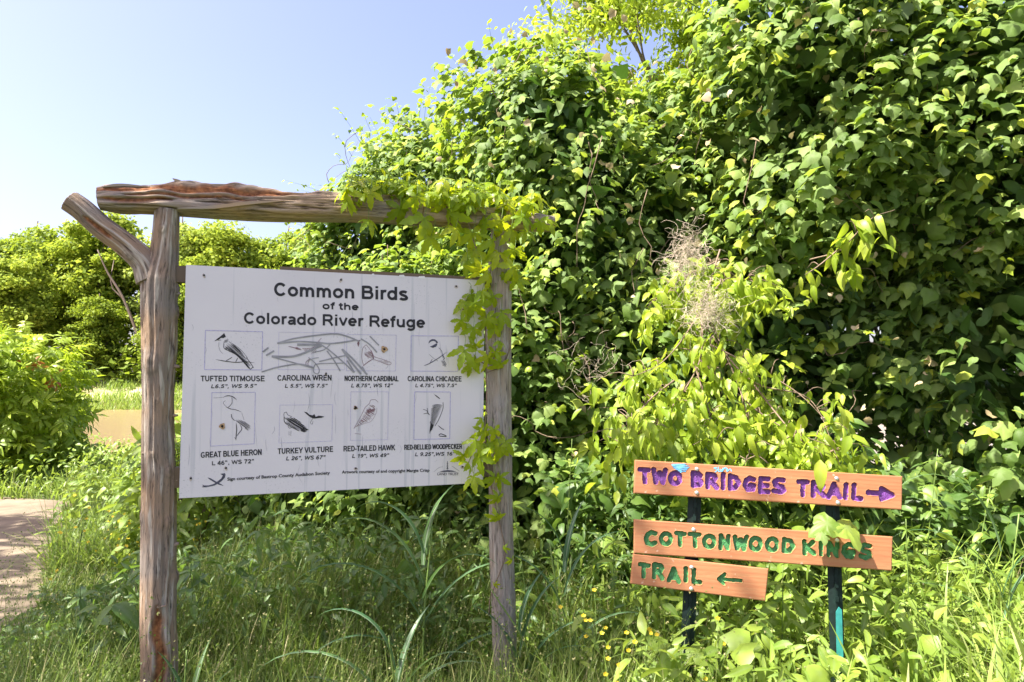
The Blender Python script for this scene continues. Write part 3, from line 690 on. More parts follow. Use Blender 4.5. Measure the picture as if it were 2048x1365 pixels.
# loose splinters and the flake on the front face
def ribbon3(pts, w, th, g):
    P = spline(pts, 10); T = norm(np.gradient(P, axis=0)); S_ = norm(np.cross(T, NB)); ww = np.array([.15, .5, .8, 1, 1, 1, .9, .7, .4, .1])*w
    V = np.stack([P-S_*ww[:, None], P+S_*ww[:, None], P+S_*ww[:, None]-NB*th, P-S_*ww[:, None]-NB*th], 1).reshape(-1, 3)
    g.add(V, [(i*4+j, i*4+(j+1) % 4, i*4+4+(j+1) % 4, i*4+4+j) for i in range(9) for j in range(4)]+[(0, 3, 2, 1), (36, 37, 38, 39)])
for pts, w in (([(355, 417), (430, 414), (500, 406), (568, 402)], .007), ([(385, 378), (362, 366), (345, 357)], .008), ([(400, 378), (385, 366), (372, 362)], .006),
               ([(205, 374), (240, 370), (300, 374)], .005), ([(410, 368), (470, 372), (530, 380)], .004)):
    g = Geo(); ribbon3([on_board(x, y, .022 if y > 395 else -.02) for x, y in pts], w, .012, g); g.obj('splinter', M['beam'], sign, SB, False)
# rails behind the panel
for (x0, y0, x1, y1, h) in ((345, 549, 985, 571, .064), (340, 955, 985, 935, .078)):
    a = on_board(x0, y0, -.035); b = on_board(x1, y1, -.035); a[2] = (a[2]+b[2])/2 if False else a[2]
    dv = norm(b-a); c = (a+b)/2; g = Geo(); Rm = np.stack([dv, NB, np.cross(dv, NB)], -1)
    g.box(c, (np.linalg.norm(b-a), .036, h), Rm); g.obj('rail', M['rail'], sign, SB, False)
# thin backing batten whose edge shows along the top of the panel, with torn scraps
g = Geo(); a = on_board(560, 538, -.012); b = on_board(962, 559, -.012); dv = norm(b-a)
g.box((a+b)/2+UPZ*-.004, (np.linalg.norm(b-a), .014, .026), np.stack([dv, NB, np.cross(dv, NB)], -1)); g.obj('batten', M['rail'], sign, SB, False)
for x0, x1, y in ((742, 750, 549), (797, 810, 551.5), (836, 851, 554)):
    g = Geo(); q = [on_board(x0, y+3, .001), on_board(x1, y+3.5, .001), on_board(x1-2, y-1.5, .001), on_board(x0+2, y-1, .001)]
    g.add(np.array(q+[p-NB*.002 for p in q]), [(0, 1, 2, 3), (7, 6, 5, 4), (0, 4, 5, 1), (1, 5, 6, 2), (2, 6, 7, 3), (3, 7, 4, 0)]); g.obj('paper_scrap', M['chip'], sign, SB, False)
# the white panel, slightly bowed
cr = [on_board(x, y) for x, y in ((358, 997), (966, 966), (969, 561), (372, 530))]
nu, nv = 24, 16; V = []
for back in (0, 1):
    for j in range(nv+1):
        for i in range(nu+1):
            u, v = i/nu, j/nv; p = (cr[0]*(1-u)+cr[1]*u)*(1-v)+(cr[3]*(1-u)+cr[2]*u)*v
            V.append(p-NB*(.0065*back))
W_ = nu+1; H_ = (nu+1)*(nv+1); Fa = []
for j in range(nv):
    for i in range(nu):
        a = j*W_+i; Fa += [(a, a+1, a+W_+1, a+W_), (a+H_, a+H_+W_, a+H_+W_+1, a+H_+1)]
for i in range(nu): Fa += [(i, i+H_, i+1+H_, i+1), (nv*W_+i, nv*W_+i+1, nv*W_+i+1+H_, nv*W_+i+H_)]
for j in range(nv): Fa += [(j*W_, (j+1)*W_, (j+1)*W_+H_, j*W_+H_), (j*W_+nu, j*W_+nu+H_, (j+1)*W_+nu+H_, (j+1)*W_+nu)]
panel = link('sign_panel', mesh_new('sign_panel', np.array(V)-SB, Fa, M['panel'], smooth=False), sign)

# ---- print on the panel
Z1 = (340, 500, .2051); Z2 = (640, 500, .2051); Z3 = (340, 740, .2051); Z4 = (640, 740, .2051)
zp = lambda Z, pts: [(Z[0]+x*Z[2], Z[1]+y*Z[2]) for x, y in pts]
LIFT = [.0006]
class Print:
    def __init__(s, plane_fn): s.g = Geo(); s.f = plane_fn; s.lift = .0008
    def stroke(s, pts, w, taper=False, smooth=True, closed=False):
        """pts in photo px, w in px"""
        pts = [tuple(p) for p in pts]
        if closed: pts = pts+[pts[0]]
        P = np.array(pts, float)
        if smooth and len(P) > 2: P = spline(P, max(8, len(P)*5))
        T = norm(np.gradient(P, axis=0)); Nn = np.stack([-T[:, 1], T[:, 0]], -1); n = len(P)
        ww = np.full(n, w/2.0)
        if taper: ww = ww*np.clip(np.sin(np.linspace(.12, PI-.08, n))*1.5, .15, 1)
        a = P+Nn*ww[:, None]; b = P-Nn*ww[:, None]; s.lift += .0000035
        A3 = s.f(a[:, 0], a[:, 1], s.lift); B3 = s.f(b[:, 0], b[:, 1], s.lift)
        s.g.add(np.concatenate([A3, B3]), [(i, i+1, n+i+1, n+i) for i in range(n-1)])
    def poly(s, pts):
        P = np.array(pts, float); s.lift += .0000035; s.g.add(s.f(P[:, 0], P[:, 1], s.lift), [tuple(range(len(P)))])
    def hatch(s, pts, ang, gap, w, jit=.3, seed=1, wave=0):
        r = np.random.default_rng(seed); P = np.array(pts, float); c, s_ = math.cos(ang), math.sin(ang)
        Q = np.stack([P[:, 0]*c+P[:, 1]*s_, -P[:, 0]*s_+P[:, 1]*c], -1); y = Q[:, 1].min()+gap*.5
        while y < Q[:, 1].max():
            xs_ = []
            for i in range(len(Q)):
                a, b = Q[i], Q[(i+1) % len(Q)]
                if (a[1]-y)*(b[1]-y) < 0: xs_.append(a[0]+(b[0]-a[0])*(y-a[1])/(b[1]-a[1]))
            xs_.sort()
            for k_ in range(0, len(xs_)-1, 2):
                x0, x1 = xs_[k_], xs_[k_+1]; L_ = x1-x0
                if L_ < w: continue
                x0 += L_*jit*r.random()*.5; x1 -= L_*jit*r.random()*.5
                yy = [y, y+wave*r.normal(), y]; pp = [(x*c-v*s_, x*s_+v*c) for x, v in zip((x0, (x0+x1)/2, x1), yy)]
                s.stroke(pp, w*r.uniform(.6, 1.3), True)
            y += gap*r.uniform(.75, 1.25)
    def obj(s, name, mat, parent, base): return s.g.obj(name, mat, parent, base, False)

def text_verts(body, offset=.0, spacing=1.0):
    c = bpy.data.curves.new('t', 'FONT'); c.body = body; c.offset = offset; c.resolution_u = 4; c.space_character = spacing
    o = bpy.data.objects.new('t', c); col.objects.link(o); dg = bpy.context.evaluated_depsgraph_get(); dg.update()
    me = bpy.data.meshes.new_from_object(o.evaluated_get(dg)); V = np.array([v.co[:] for v in me.vertices]); Fa = [tuple(p.vertices) for p in me.polygons]
    bpy.data.objects.remove(o); bpy.data.curves.remove(c); bpy.data.meshes.remove(me)
    return V, Fa
CAPH = None
def put_text(body, p0, p1, cap, fn, parent, base, mat, offset=.018, shear=0.0, name='lettering', lift=.0012):
    global CAPH
    if CAPH is None: v, _ = text_verts('H', 0); CAPH = v[:, 1].max()
    V, Fa = text_verts(body, offset); x = V[:, 0]; y = V[:, 1]
    y = y/CAPH; x = x+shear*y*.3; x = (x-x.min())/(x.max()-x.min())
    p0 = np.array(p0, float); p1 = np.array(p1, float); e = p1-p0; px = p0[0]+e[0]*x; py = p0[1]+e[1]*x-y*cap
    W3 = fn(px, py, lift); return link(name, mesh_new(name, W3-base, Fa, mat, smooth=False), parent)

# bold grotesque strokes for the three title lines (unit = cap height)
def arc(cx, cy, rx, ry, a0, a1, n=14):
    t = np.radians(np.linspace(a0, a1, n)); return [(cx+rx*math.cos(a), cy+ry*math.sin(a)) for a in t]
GL = {
 'C': (1.0, [arc(.5, .5, .37, .415, 38, 322, 22)]), 'o': (.85, [arc(.425, .365, .285, .28, 0, 360, 24)]),
 'm': (1.24, [[(.18, 0), (.18, .735)], [(.18, .36)]+arc(.40, .44, .20, .20, 150, 0, 8)+[(.61, 0)], [(.61, .36)]+arc(.83, .44, .21, .20, 150, 0, 8)+[(1.05, 0)]]),
 'n': (.85, [[(.18, 0), (.18, .735)], [(.18, .34)]+arc(.43, .42, .235, .22, 150, 0, 9)+[(.67, 0)]]),
 'h': (.85, [[(.18, 0), (.18, 1)], [(.18, .34)]+arc(.43, .42, .235, .22, 150, 0, 9)+[(.67, 0)]]),
 'u': (.85, [[(.67, 0), (.67, .735)], [(.18, .735)]+arc(.42, .31, .24, .22, 180, 335, 9)+[(.66, .34)]]),
 'B': (1.0, [[(.19, 0), (.19, 1)], [(.19, .91), (.55, .91)]+arc(.58, .725, .2, .185, 85, -85, 9)+[(.19, .54)], [(.19, .54), (.58, .54)]+arc(.62, .315, .23, .225, 85, -85, 9)+[(.19, .09)]]),
 'R': (1.02, [[(.19, 0), (.19, 1)], [(.19, .91), (.58, .91)]+arc(.62, .69, .21, .22, 85, -85, 9)+[(.19, .47)], [(.52, .47), (.70, .34), (.90, 0)]]),
 'i': (.39, [[(.195, 0), (.195, .735)], [(.195, .84), (.195, 1.0)]]), 'l': (.39, [[(.195, 0), (.195, 1)]]),
 'r': (.54, [[(.18, 0), (.18, .735)], [(.18, .36)]+arc(.42, .42, .24, .235, 160, 68, 7)]),
 'd': (.85, [[(.67, 0), (.67, 1)], arc(.40, .365, .27, .28, 0, 360, 22)]),
 's': (.78, [arc(.385, .54, .235, .115, 20, 200, 10)+[(.25, .43), (.40, .375), (.55, .31)]+arc(.385, .19, .25, .115, 10, -165, 10)]),
 'f': (.47, [[(.22, 0), (.22, .8)]+arc(.42, .79, .2, .125, 180, 75, 7), [(.02, .665), (.44, .665)]]),
 't': (.47, [[(.22, .95), (.22, .2)]+arc(.40, .19, .18, .12, 190, 285, 6), [(.02, .665), (.43, .665)]]),
 'e': (.78, [[(.13, .365), (.64, .365)]+arc(.385, .365, .27, .28, 0, 318, 22)]),
 'a': (.78, [arc(.385, .50, .235, .15, 155, 0, 8)+[(.62, .12), (.67, .0)], [(.62, .40), (.42, .36), (.22, .32), (.14, .2), (.2, .09), (.34, .075), (.5, .12), (.61, .26)]]),
 'v': (.78, [[(.1, .735), (.39, .04), (.68, .735)]]),
 'g': (.85, [[(.67, .735), (.67, .0)]+arc(.42, -.02, .25, .17, 0, -160, 9), arc(.40, .375, .27, .27, 0, 360, 22)]),
 ' ': (.39, []),
 'A': (1.0, [[(.08, 0), (.50, .97), (.92, 0)], [(.24, .28), (.76, .28)]]), 'D': (1.0, [[(.19, 0), (.19, 1)], [(.19, .91), (.45, .91)]+arc(.48, .5, .36, .41, 85, -85, 11)+[(.45, .09), (.19, .09)]]),
 'E': (.93, [[(.19, 0), (.19, 1)], [(.19, .91), (.84, .91)], [(.19, .52), (.78, .52)], [(.19, .09), (.86, .09)]]), 'F': (.85, [[(.19, 0), (.19, 1)], [(.19, .91), (.80, .91)], [(.19, .50), (.72, .50)]]),
 'G': (1.09, [arc(.54, .5, .40, .415, 42, 300, 20)+[(.86, .22), (.88, .44), (.56, .44)]]), 'H': (1.0, [[(.19, 0), (.19, 1)], [(.81, 0), (.81, 1)], [(.19, .53), (.81, .53)]]), 'I': (.39, [[(.195, 0), (.195, 1)]]),
 'K': (1.0, [[(.19, 0), (.19, 1)], [(.86, 1), (.24, .40)], [(.45, .62), (.90, 0)]]), 'L': (.85, [[(.19, 1), (.19, 0)], [(.19, .09), (.80, .09)]]), 'M': (1.16, [[(.18, 0), (.18, 1)], [(.20, .98), (.58, .10), (.96, .98)], [(.98, 0), (.98, 1)]]),
 'N': (1.0, [[(.19, 0), (.19, 1)], [(.22, .95), (.78, .05)], [(.81, 0), (.81, 1)]]), 'O': (1.09, [arc(.545, .5, .415, .41, 0, 360, 26)]), 'P': (.93, [[(.19, 0), (.19, 1)], [(.19, .91), (.52, .91)]+arc(.55, .67, .22, .24, 85, -85, 9)+[(.19, .43)]]),
 'S': (.93, [arc(.46, .72, .30, .19, 20, 190, 10)+[(.22, .60), (.46, .51), (.68, .42)]+arc(.46, .27, .32, .185, 20, -165, 11)]), 'T': (.85, [[(.425, 0), (.425, 1)], [(.02, .91), (.83, .91)]]),
 'U': (1.0, [[(.19, 1), (.19, .4)]+arc(.5, .40, .31, .315, 180, 360, 14)+[(.81, 1)]]), 'V': (.93, [[(.08, 1), (.465, .03), (.85, 1)]]), 'W': (1.32, [[(.07, 1), (.36, .05), (.66, .92), (.96, .05), (1.25, 1)]]), 'Y': (.93, [[(.06, 1), (.465, .42), (.87, 1)], [(.465, 0), (.465, .46)]]),
 '1': (.78, [[(.46, 0), (.46, 1)], [(.46, .9), (.16, .70)]]), '2': (.78, [arc(.38, .70, .26, .21, 175, -30, 10)+[(.14, .09)], [(.08, .09), (.70, .09)]]), '4': (.78, [[(.54, 0), (.54, 1)], [(.52, .95), (.08, .30)], [(.06, .26), (.74, .26)]]),
 '5': (.78, [[(.66, .91), (.24, .91), (.17, .50)]+arc(.37, .34, .27, .25, 130, -160, 12)]), '6': (.78, [arc(.39, .31, .26, .23, 0, 360, 18), [(.62, .84), (.42, .92), (.22, .78), (.13, .5), (.13, .31)]]), '7': (.78, [[(.08, .91), (.70, .91)], [(.66, .90), (.40, .5), (.28, 0)]]),
 '8': (.78, [arc(.39, .72, .22, .19, 0, 360, 16), arc(.39, .28, .265, .20, 0, 360, 16)]), '9': (.78, [arc(.39, .69, .26, .23, 0, 360, 18), [(.16, .16), (.36, .08), (.56, .22), (.65, .5), (.65, .69)]]),
 '.': (.39, [[(.195, 0), (.195, .19)]]), ',': (.39, [[(.21, .19), (.21, .0), (.14, -.14)]]), '"': (.66, [[(.2, 1), (.2, .66)], [(.45, 1), (.45, .66)]]), '-': (.46, [[(.04, .36), (.42, .36)]])}
def title(body, p0, p1, cap, stroke=.205, shear=0.0, narrow=1.0):
    pr = Print(on_board); adv = [GL[c][0] for c in body]; tot = sum(adv)-.16; sx = (p1[0]-p0[0])/tot; x = -.08
    for c, a in zip(body, adv):
        for st in GL[c][1]:
            pts = []
            for (u, v) in st:
                q = (x+u+shear*v)/tot; pts.append((p0[0]+(p1[0]-p0[0])*q, p0[1]+(p1[1]-p0[1])*q-v*cap))
            sharp = len(st) < 6
            if sharp and len(pts) > 2:
                for a_, b_ in zip(pts[:-1], pts[1:]): pr.stroke([a_, b_], stroke*cap*narrow*.92, smooth=False)
            else: pr.stroke(pts, stroke*cap*narrow, smooth=False)
            if c == 'v':
                pass
        x += a
    pr.obj('lettering', M['ink'], panel, SB)
title('Common Birds', (549.5, 592.0), (815.5, 601.5), 26.5)
title('of the', (645.5, 618.5), (716.5, 621.0), 14, .24)
title('Colorado River Refuge', (489, 647.5), (849, 656.3), 22.5)
def T(Z, body, x0, y0, x1, y1, cap, off=.022, shear=0.0):
    (a, b), (c, d) = zp(Z, [(x0, y0), (x1, y1)]); (title(body, (a, b), (c, d), cap*.2051, .215 if shear or body[1] == ' ' else .185, .22 if shear else 0.0) if off != .024+1 and all(ch in GL for ch in body) and cap > 30
                      else put_text(body, (a, b), (c, d), cap*.2051, on_board, panel, SB, M['ink'], off, shear))
T(Z1, 'TUFTED TITMOUSE', 302, 1283, 922, 1283, 55); T(Z1, 'L6.5", WS 9.5"', 398, 1350, 838, 1345, 37, .042, .8)
T(Z1, 'CAROLINA WREN', 1050, 1277, 1575, 1275, 55); T(Z1, 'L 5.5", WS 7.5"', 1118, 1345, 1530, 1343, 36, .042, .8)
T(Z2, 'NORTHERN CARDINAL', 240, 1280, 765, 1283, 52); T(Z2, 'L 8.75", WS 12"', 302, 1342, 705, 1340, 36, .042, .8)
T(Z2, 'CAROLINA CHICADEE', 857, 1282, 1380, 1285, 51); T(Z2, 'L 4.75", WS 7.5"', 927, 1340, 1328, 1340, 34, .042, .8)
T(Z3, 'GREAT BLUE HERON', 302, 860, 893, 830, 57); T(Z3, 'L 46", WS 72"', 408, 932, 820, 910, 40, .042, 0)
T(Z3, 'TURKEY VULTURE', 1053, 822, 1590, 800, 55); T(Z3, 'L 26", WS 67"', 1130, 884, 1510, 871, 38, .042, .8)
T(Z4, 'RED-TAILED HAWK', 230, 797, 730, 785, 54); T(Z4, 'L 19", WS 49"', 312, 859, 668, 851, 36, .042, .8)
T(Z4, 'RED-BELLIED WOODPECKER', 823, 781, 1385, 771, 50, .02); T(Z4, 'L 9.25",WS 16"', 925, 843, 1312, 836, 36, .042, .8)
T(Z3, 'Sign courtesy of Bastrop County Audabon Society', 558, 1081, 1560, 1018, 29, .026)
T(Z4, 'Artwork courtesy of and copyright Margie Crisp', 213, 1011, 1068, 993, 28, .026)
T(Z4, 'LAND TRUST', 1145, 1028, 1352, 1028, 22, .008)

for Z, c4, w in ((Z1, [(345, 785), (903, 800), (895, 1172), (335, 1168)], 1.3), (Z1, [(1062, 803), (1700, 812), (1700, 1170), (1058, 1168)], .5), (Z2, [(262, 826), (743, 832), (737, 1182), (258, 1180)], .7),
              (Z2, [(890, 838), (1350, 842), (1342, 1185), (885, 1183)], 1.2), (Z3, [(408, 222), (832, 220), (820, 722), (395, 745)], 1.0), (Z3, [(1072, 345), (1585, 340), (1578, 695), (1062, 715)], .6),
              (Z4, [(300, 215), (668, 215), (660, 682), (297, 688)], .6), (Z4, [(922, 215), (1272, 217), (1265, 672), (915, 680)], 1.3)):
    pr = Print(on_board); q = zp(Z, c4)
    for i in range(4): pr.stroke([q[i], q[(i+1) % 4]], w, smooth=False)
    pr.obj('picture_frame', M['purple_line'], panel, SB)
def bird(mat='ink_soft'): return Print(on_board)
# tufted titmouse
p = bird(); z = lambda pts: zp(Z1, pts)
p.poly(z([(430, 893), (462, 866), (500, 838), (528, 812), (536, 830), (545, 848), (520, 862), (497, 858), (478, 876)]))
p.stroke(z([(478, 900), (476, 940), (490, 985), (515, 1012)]), .5); p.stroke(z([(470, 885), (497, 880)]), .8)
p.hatch(z([(520, 905), (530, 880), (560, 862), (572, 880), (560, 905), (530, 912)]), .9, 1.6, .8, seed=2)
p.hatch(z([(525, 912), (570, 900), (620, 925), (680, 975), (735, 1040), (800, 1135), (790, 1155), (765, 1150), (700, 1075), (640, 1020), (570, 985), (535, 960)]), .72, 1.5, 1.0, .25, 3)
p.stroke(z([(525, 912), (528, 960), (570, 985), (640, 1022), (700, 1078), (775, 1160), (800, 1150), (808, 1140), (745, 1050)]), 1.2)
p.stroke(z([(575, 975), (660, 1030), (735, 1110), (782, 1158)]), 2.4, True); p.stroke(z([(572, 895), (640, 935), (700, 985), (755, 1052)]), .7)
p.stroke(z([(445, 1070), (530, 1085), (640, 1098), (740, 1092), (825, 1102)]), 1.5, True); p.stroke(z([(545, 1085), (605, 1048)]), 1.1); p.stroke(z([(640, 1095), (660, 1055)]), 1.1)
p.obj('bird_drawing', M['ink'], panel, SB)
# carolina wren
p = bird()
p.stroke(z([(1152, 942), (1200, 952), (1260, 972)]), 1.4, True); p.hatch(z([(1200, 948), (1240, 950), (1290, 968), (1285, 982), (1220, 968)]), .2, 1.3, .8)
p.hatch(z([(1290, 965), (1390, 958), (1440, 905), (1475, 862), (1482, 885), (1445, 945), (1430, 1000), (1370, 1030), (1320, 1012)]), -.8, 2.0, .8, .4, 5)
p.stroke(z([(1290, 962), (1390, 955), (1440, 900), (1475, 862)]), .8); p.stroke(z([(1370, 1060), (1330, 1090), (1325, 1125)]), 1.2); p.stroke(z([(1370, 1060), (1345, 1105), (1350, 1130)]), 1.0)
p.obj('bird_drawing', M['brown_ink'], panel, SB)
# cardinal
z = lambda pts: zp(Z2, pts); p = bird()
p.stroke(z([(450, 925), (418, 960), (408, 1030), (412, 1080), (425, 1130)]), .8); p.stroke(z([(450, 925), (490, 975), (530, 1040), (600, 1065), (690, 1100), (672, 1122), (600, 1098), (530, 1070)]), .8)
p.hatch(z([(420, 990), (500, 985), (520, 1040), (525, 1068), (470, 1060), (430, 1020)]), .7, 1.8, .9, .3, 6); p.stroke(z([(500, 980), (520, 1050), (515, 1075)]), 2.0, True)
p.stroke(z([(515, 1065), (460, 1100), (415, 1138)]), 1.5, True); p.hatch(z([(540, 1070), (600, 1072), (690, 1105), (665, 1120), (590, 1095)]), .4, 1.6, .6, .3, 8)
p.stroke(z([(440, 950), (450, 975)]), .7); p.poly(z([(358, 880), (397, 882), (383, 895), (385, 915), (374, 948), (362, 915), (368, 898)]))
p.obj('bird_drawing', M['brown_ink'], panel, SB)
# chickadee
p = bird(); p.poly(z([(1056, 915), (1068, 885), (1092, 871), (1120, 873), (1142, 890), (1152, 905), (1135, 912), (1125, 895), (1108, 888), (1085, 892)]))
p.poly(z([(1070, 945), (1100, 932), (1125, 918), (1143, 912), (1142, 930), (1128, 948), (1100, 956)]))
p.stroke(z([(1158, 955), (1185, 985), (1195, 1030), (1200, 1055)]), .9); p.stroke(z([(1010, 1132), (1065, 1110), (1150, 1060), (1235, 998)]), 1.5, True); p.stroke(z([(1070, 1110), (1095, 1065)]), 1)
p.hatch(z([(1175, 1075), (1205, 1068), (1240, 1130), (1225, 1148), (1200, 1130)]), 1.0, 1.5, .9, .2, 9); p.stroke(z([(1065, 1020), (1110, 1060), (1150, 1085)]), .5); p.stroke(z([(1200, 1030), (1212, 1060), (1200, 1070)]), 1.4)
p.obj('bird_drawing', M['ink_soft'], panel, SB)
# heron
z = lambda pts: zp(Z3, pts); p = bird()
p.stroke(z([(525, 262), (570, 253), (615, 265), (652, 295)]), 1.6, True); p.stroke(z([(425, 275), (530, 268)]), .4); p.stroke(z([(603, 268), (605, 320), (585, 350), (560, 372)]), .9); p.stroke(z([(540, 300), (520, 325), (560, 370), (590, 378)]), .5)
p.stroke(z([(545, 362), (590, 382), (640, 390), (700, 412)]), 1.1, True); p.stroke(z([(598, 432), (605, 470), (630, 495)]), 1.2); p.stroke(z([(700, 420), (722, 490)]), .4)
p.hatch(z([(625, 478), (700, 490), (785, 545), (790, 575), (765, 595), (700, 545), (650, 510)]), .62, 1.7, 1.2, .1, 10)
p.stroke(z([(645, 515), (650, 580), (645, 640), (642, 690)]), 1.7, True); p.stroke(z([(680, 530), (700, 575), (670, 620), (648, 650)]), 1.3, True); p.stroke(z([(630, 660), (645, 680)]), .8)
p.obj('bird_drawing', M['ink'], panel, SB)
# vulture, perched and flying
p = bird(); p.stroke(z([(1135, 412), (1115, 420), (1110, 440), (1115, 465)]), .8); p.stroke(z([(1135, 412), (1150, 440), (1190, 458)]), .8)
p.hatch(z([(1112, 460), (1150, 450), (1220, 470), (1290, 525), (1360, 585), (1325, 612), (1260, 595), (1170, 550), (1120, 510)]), .55, 1.45, 1.25, .25, 11, .6)
p.stroke(z([(1112, 460), (1118, 510), (1165, 548), (1260, 598)]), 1.3); p.hatch(z([(1260, 560), (1360, 585), (1325, 612), (1270, 600)]), .3, 1.1, 1.1, .2, 12)
p.stroke(z([(1150, 550), (1165, 570), (1185, 562)]), .8); p.stroke(z([(1160, 600), (1162, 640)]), .5); p.stroke(z([(1180, 595), (1178, 645)]), .5)
p.poly(z([(1305, 408), (1335, 415), (1360, 438), (1390, 445), (1408, 432), (1420, 458), (1450, 448), (1478, 450), (1506, 458), (1478, 468), (1420, 475), (1392, 475), (1365, 460), (1340, 440)]))
p.stroke(z([(1392, 475), (1370, 515), (1385, 530), (1395, 500)]), .6)
p.obj('bird_drawing', M['ink'], panel, SB)
# hawk
z = lambda pts: zp(Z4, pts); p = bird()
p.stroke(z([(568, 318), (545, 295), (515, 290), (492, 300), (480, 330), (440, 370), (400, 450), (355, 530), (330, 575)]), .7); p.stroke(z([(555, 370), (548, 420), (500, 500), (430, 525), (350, 555), (330, 575)]), .5)
p.hatch(z([(480, 330), (530, 345), (552, 380), (545, 440), (500, 500), (420, 530), (345, 560), (400, 455), (445, 372)]), .6, 1.9, .8, .45, 13, 1.0)
p.hatch(z([(445, 395), (545, 370), (545, 400), (470, 430), (440, 420)]), -.3, 1.3, 1.1, .2, 14)
p.stroke(z([(380, 550), (378, 600)]), .5); p.stroke(z([(340, 622), (400, 628)]), .7)
p.obj('bird_drawing', M['brown_ink'], panel, SB)
# woodpecker with barred back
p = bird(); p.stroke(z([(1115, 240), (1150, 268), (1172, 284)]), 1.8, True); p.stroke(z([(1200, 318), (1198, 380), (1160, 480), (1120, 550)]), 1.0)
out = [(1100, 345), (1150, 330), (1200, 335), (1190, 400), (1150, 480), (1110, 560), (1068, 630), (1075, 540), (1082, 440)]
for i in range(22):
    y = 345+i*11; w0 = 1082+max(0, (y-520))*.0+(10 if i < 3 else 0); x1 = 1200-(y-335)*.42; x0 = max(1075, w0-(y-345)*.04)
    if x1-x0 > 12: p.stroke(z([(x0, y+4), ((x0+x1)/2, y-5), (x1, y+3)]), 1.25, True)
p.hatch(z([(1076, 500), (1110, 540), (1090, 590), (1065, 632)]), 1.7, 1.1, 1.2, .1, 15)
for s_ in ([(1005, 385), (1040, 400), (1065, 440)], [(1045, 372), (1050, 410), (1040, 425)], [(1010, 430), (1045, 425), (1070, 440)]): p.stroke(z(s_), .9)
p.stroke(z([(1150, 542), (1190, 575), (1212, 582)]), 1.4, True); p.stroke(z([(1158, 640), (1180, 625), (1232, 648), (1165, 648)]), 1.5)
p.obj('bird_drawing', M['ink'], panel, SB)
# flying bird logo and tree logo
z = lambda pts: zp(Z3, pts); p = bird()
p.poly(z([(312, 1120), (335, 1128), (380, 1128), (430, 1112), (455, 1095), (500, 1060), (515, 1030), (490, 1015), (535, 1008), (542, 1022), (535, 1050), (505, 1085), (470, 1110), (430, 1130), (380, 1140), (335, 1145)]))
p.stroke(z([(368, 1052), (410, 1075), (460, 1105), (520, 1130)]), 3.2, True)
for i in range(5): p.stroke(z([(325+i*9, 1135), (312+i*9, 1146)]), .9)
p.obj('emblem', M['ink_soft'], panel, SB)
z = lambda pts: zp(Z4, pts); p = bird()
p.poly(z([(1165, 994), (1200, 984), (1245, 978), (1290, 982), (1328, 993)])); p.stroke(z([(1150, 1000), (1245, 995), (1345, 1000)]), .5)
for y, w in ((895, 8), (908, 16), (920, 12), (933, 22), (946, 14), (957, 24)): p.poly(z([(1243-w/2, y+9), (1243, y-3), (1243+w/2, y+9)]))
p.stroke(z([(1243, 890), (1243, 982)]), .7, smooth=False); p.stroke(z([(1110, 995), (1160, 955), (1200, 945)]), .4); p.stroke(z([(1285, 940), (1310, 955), (1360, 990)]), .6)
p.obj('emblem', M['ink_soft'], panel, SB)
# grey marker scrawl
p = Print(on_board); p.lift = .0016; z1 = lambda q: zp(Z1, q); z2 = lambda q: zp(Z2, q)
for zz, pts, w in ((z1, [(1045, 912), (1200, 868), (1400, 838), (1600, 820), (1720, 842), (1843, 892)], 3.0), (z1, [(1055, 912), (1250, 895), (1450, 905), (1560, 915), (1700, 900), (1813, 880)], 3.0), (z1, [(1240, 925), (1480, 928)], 4.6),
                   (z1, [(992, 1040), (1180, 1042), (1300, 1010), (1400, 965), (1480, 935)], 4.2), (z1, [(1400, 1000), (1500, 975), (1560, 925)], 1.8), (z1, [(1000, 1046), (1220, 1105), (1400, 1155)], 2.4),
                   (z1, [(893, 1192), (1050, 1145), (1250, 1115), (1370, 1138), (1400, 1155)], 2.6), (z1, [(1350, 1050), (1420, 1110), (1455, 1170), (1440, 1210), (1400, 1190), (1405, 1140), (1450, 1112), (1700, 1105)], 1.8),
                   (z1, [(1480, 930), (1560, 985), (1700, 1105), (1790, 1195)], 2.6), (z1, [(1530, 985), (1600, 1080), (1660, 1182)], 2.4), (z1, [(1455, 1090), (1600, 1055), (1712, 1030)], 2.4), (z1, [(1330, 1090), (1400, 1060), (1450, 1052)], 1.6),
                   (z1, [(905, 997), (960, 955)], 3.4), (z1, [(938, 1030), (1015, 985)], 3.4), (z2, [(215, 968), (280, 1062), (400, 1212)], 4.0), (z2, [(225, 975), (330, 1075), (460, 1218)], 3.6), (z2, [(265, 1080), (335, 1195)], 3.2),
                   (z2, [(400, 868), (480, 920), (555, 1000)], 2.6), (z2, [(485, 842), (575, 932)], 2.4), (z2, [(412, 1140), (455, 1215)], 2.4)):
    p.stroke(zz(pts), w)
p.obj('graffiti', M['scrawl'], panel, SB)
p = Print(on_board); p.lift = .0004; rs = np.random.default_rng(9)
for _ in range(46):
    x = rs.uniform(375, 955); y = rs.uniform(575, 950); L_ = rs.uniform(4, 48); p.stroke([(x, y), (x+rs.normal()*1.5, y+L_*.5), (x+rs.normal()*3, y+L_)], rs.uniform(.35, .9), True)
for _ in range(40):
    x = rs.uniform(375, 955); y = rs.uniform(575, 960); p.stroke([(x, y), (x+rs.normal()*3, y+rs.normal()*3)], rs.uniform(.5, 1.6), True)
o = p.obj('scratches', M['scratch'], panel, SB); o['kind'] = 'stuff'
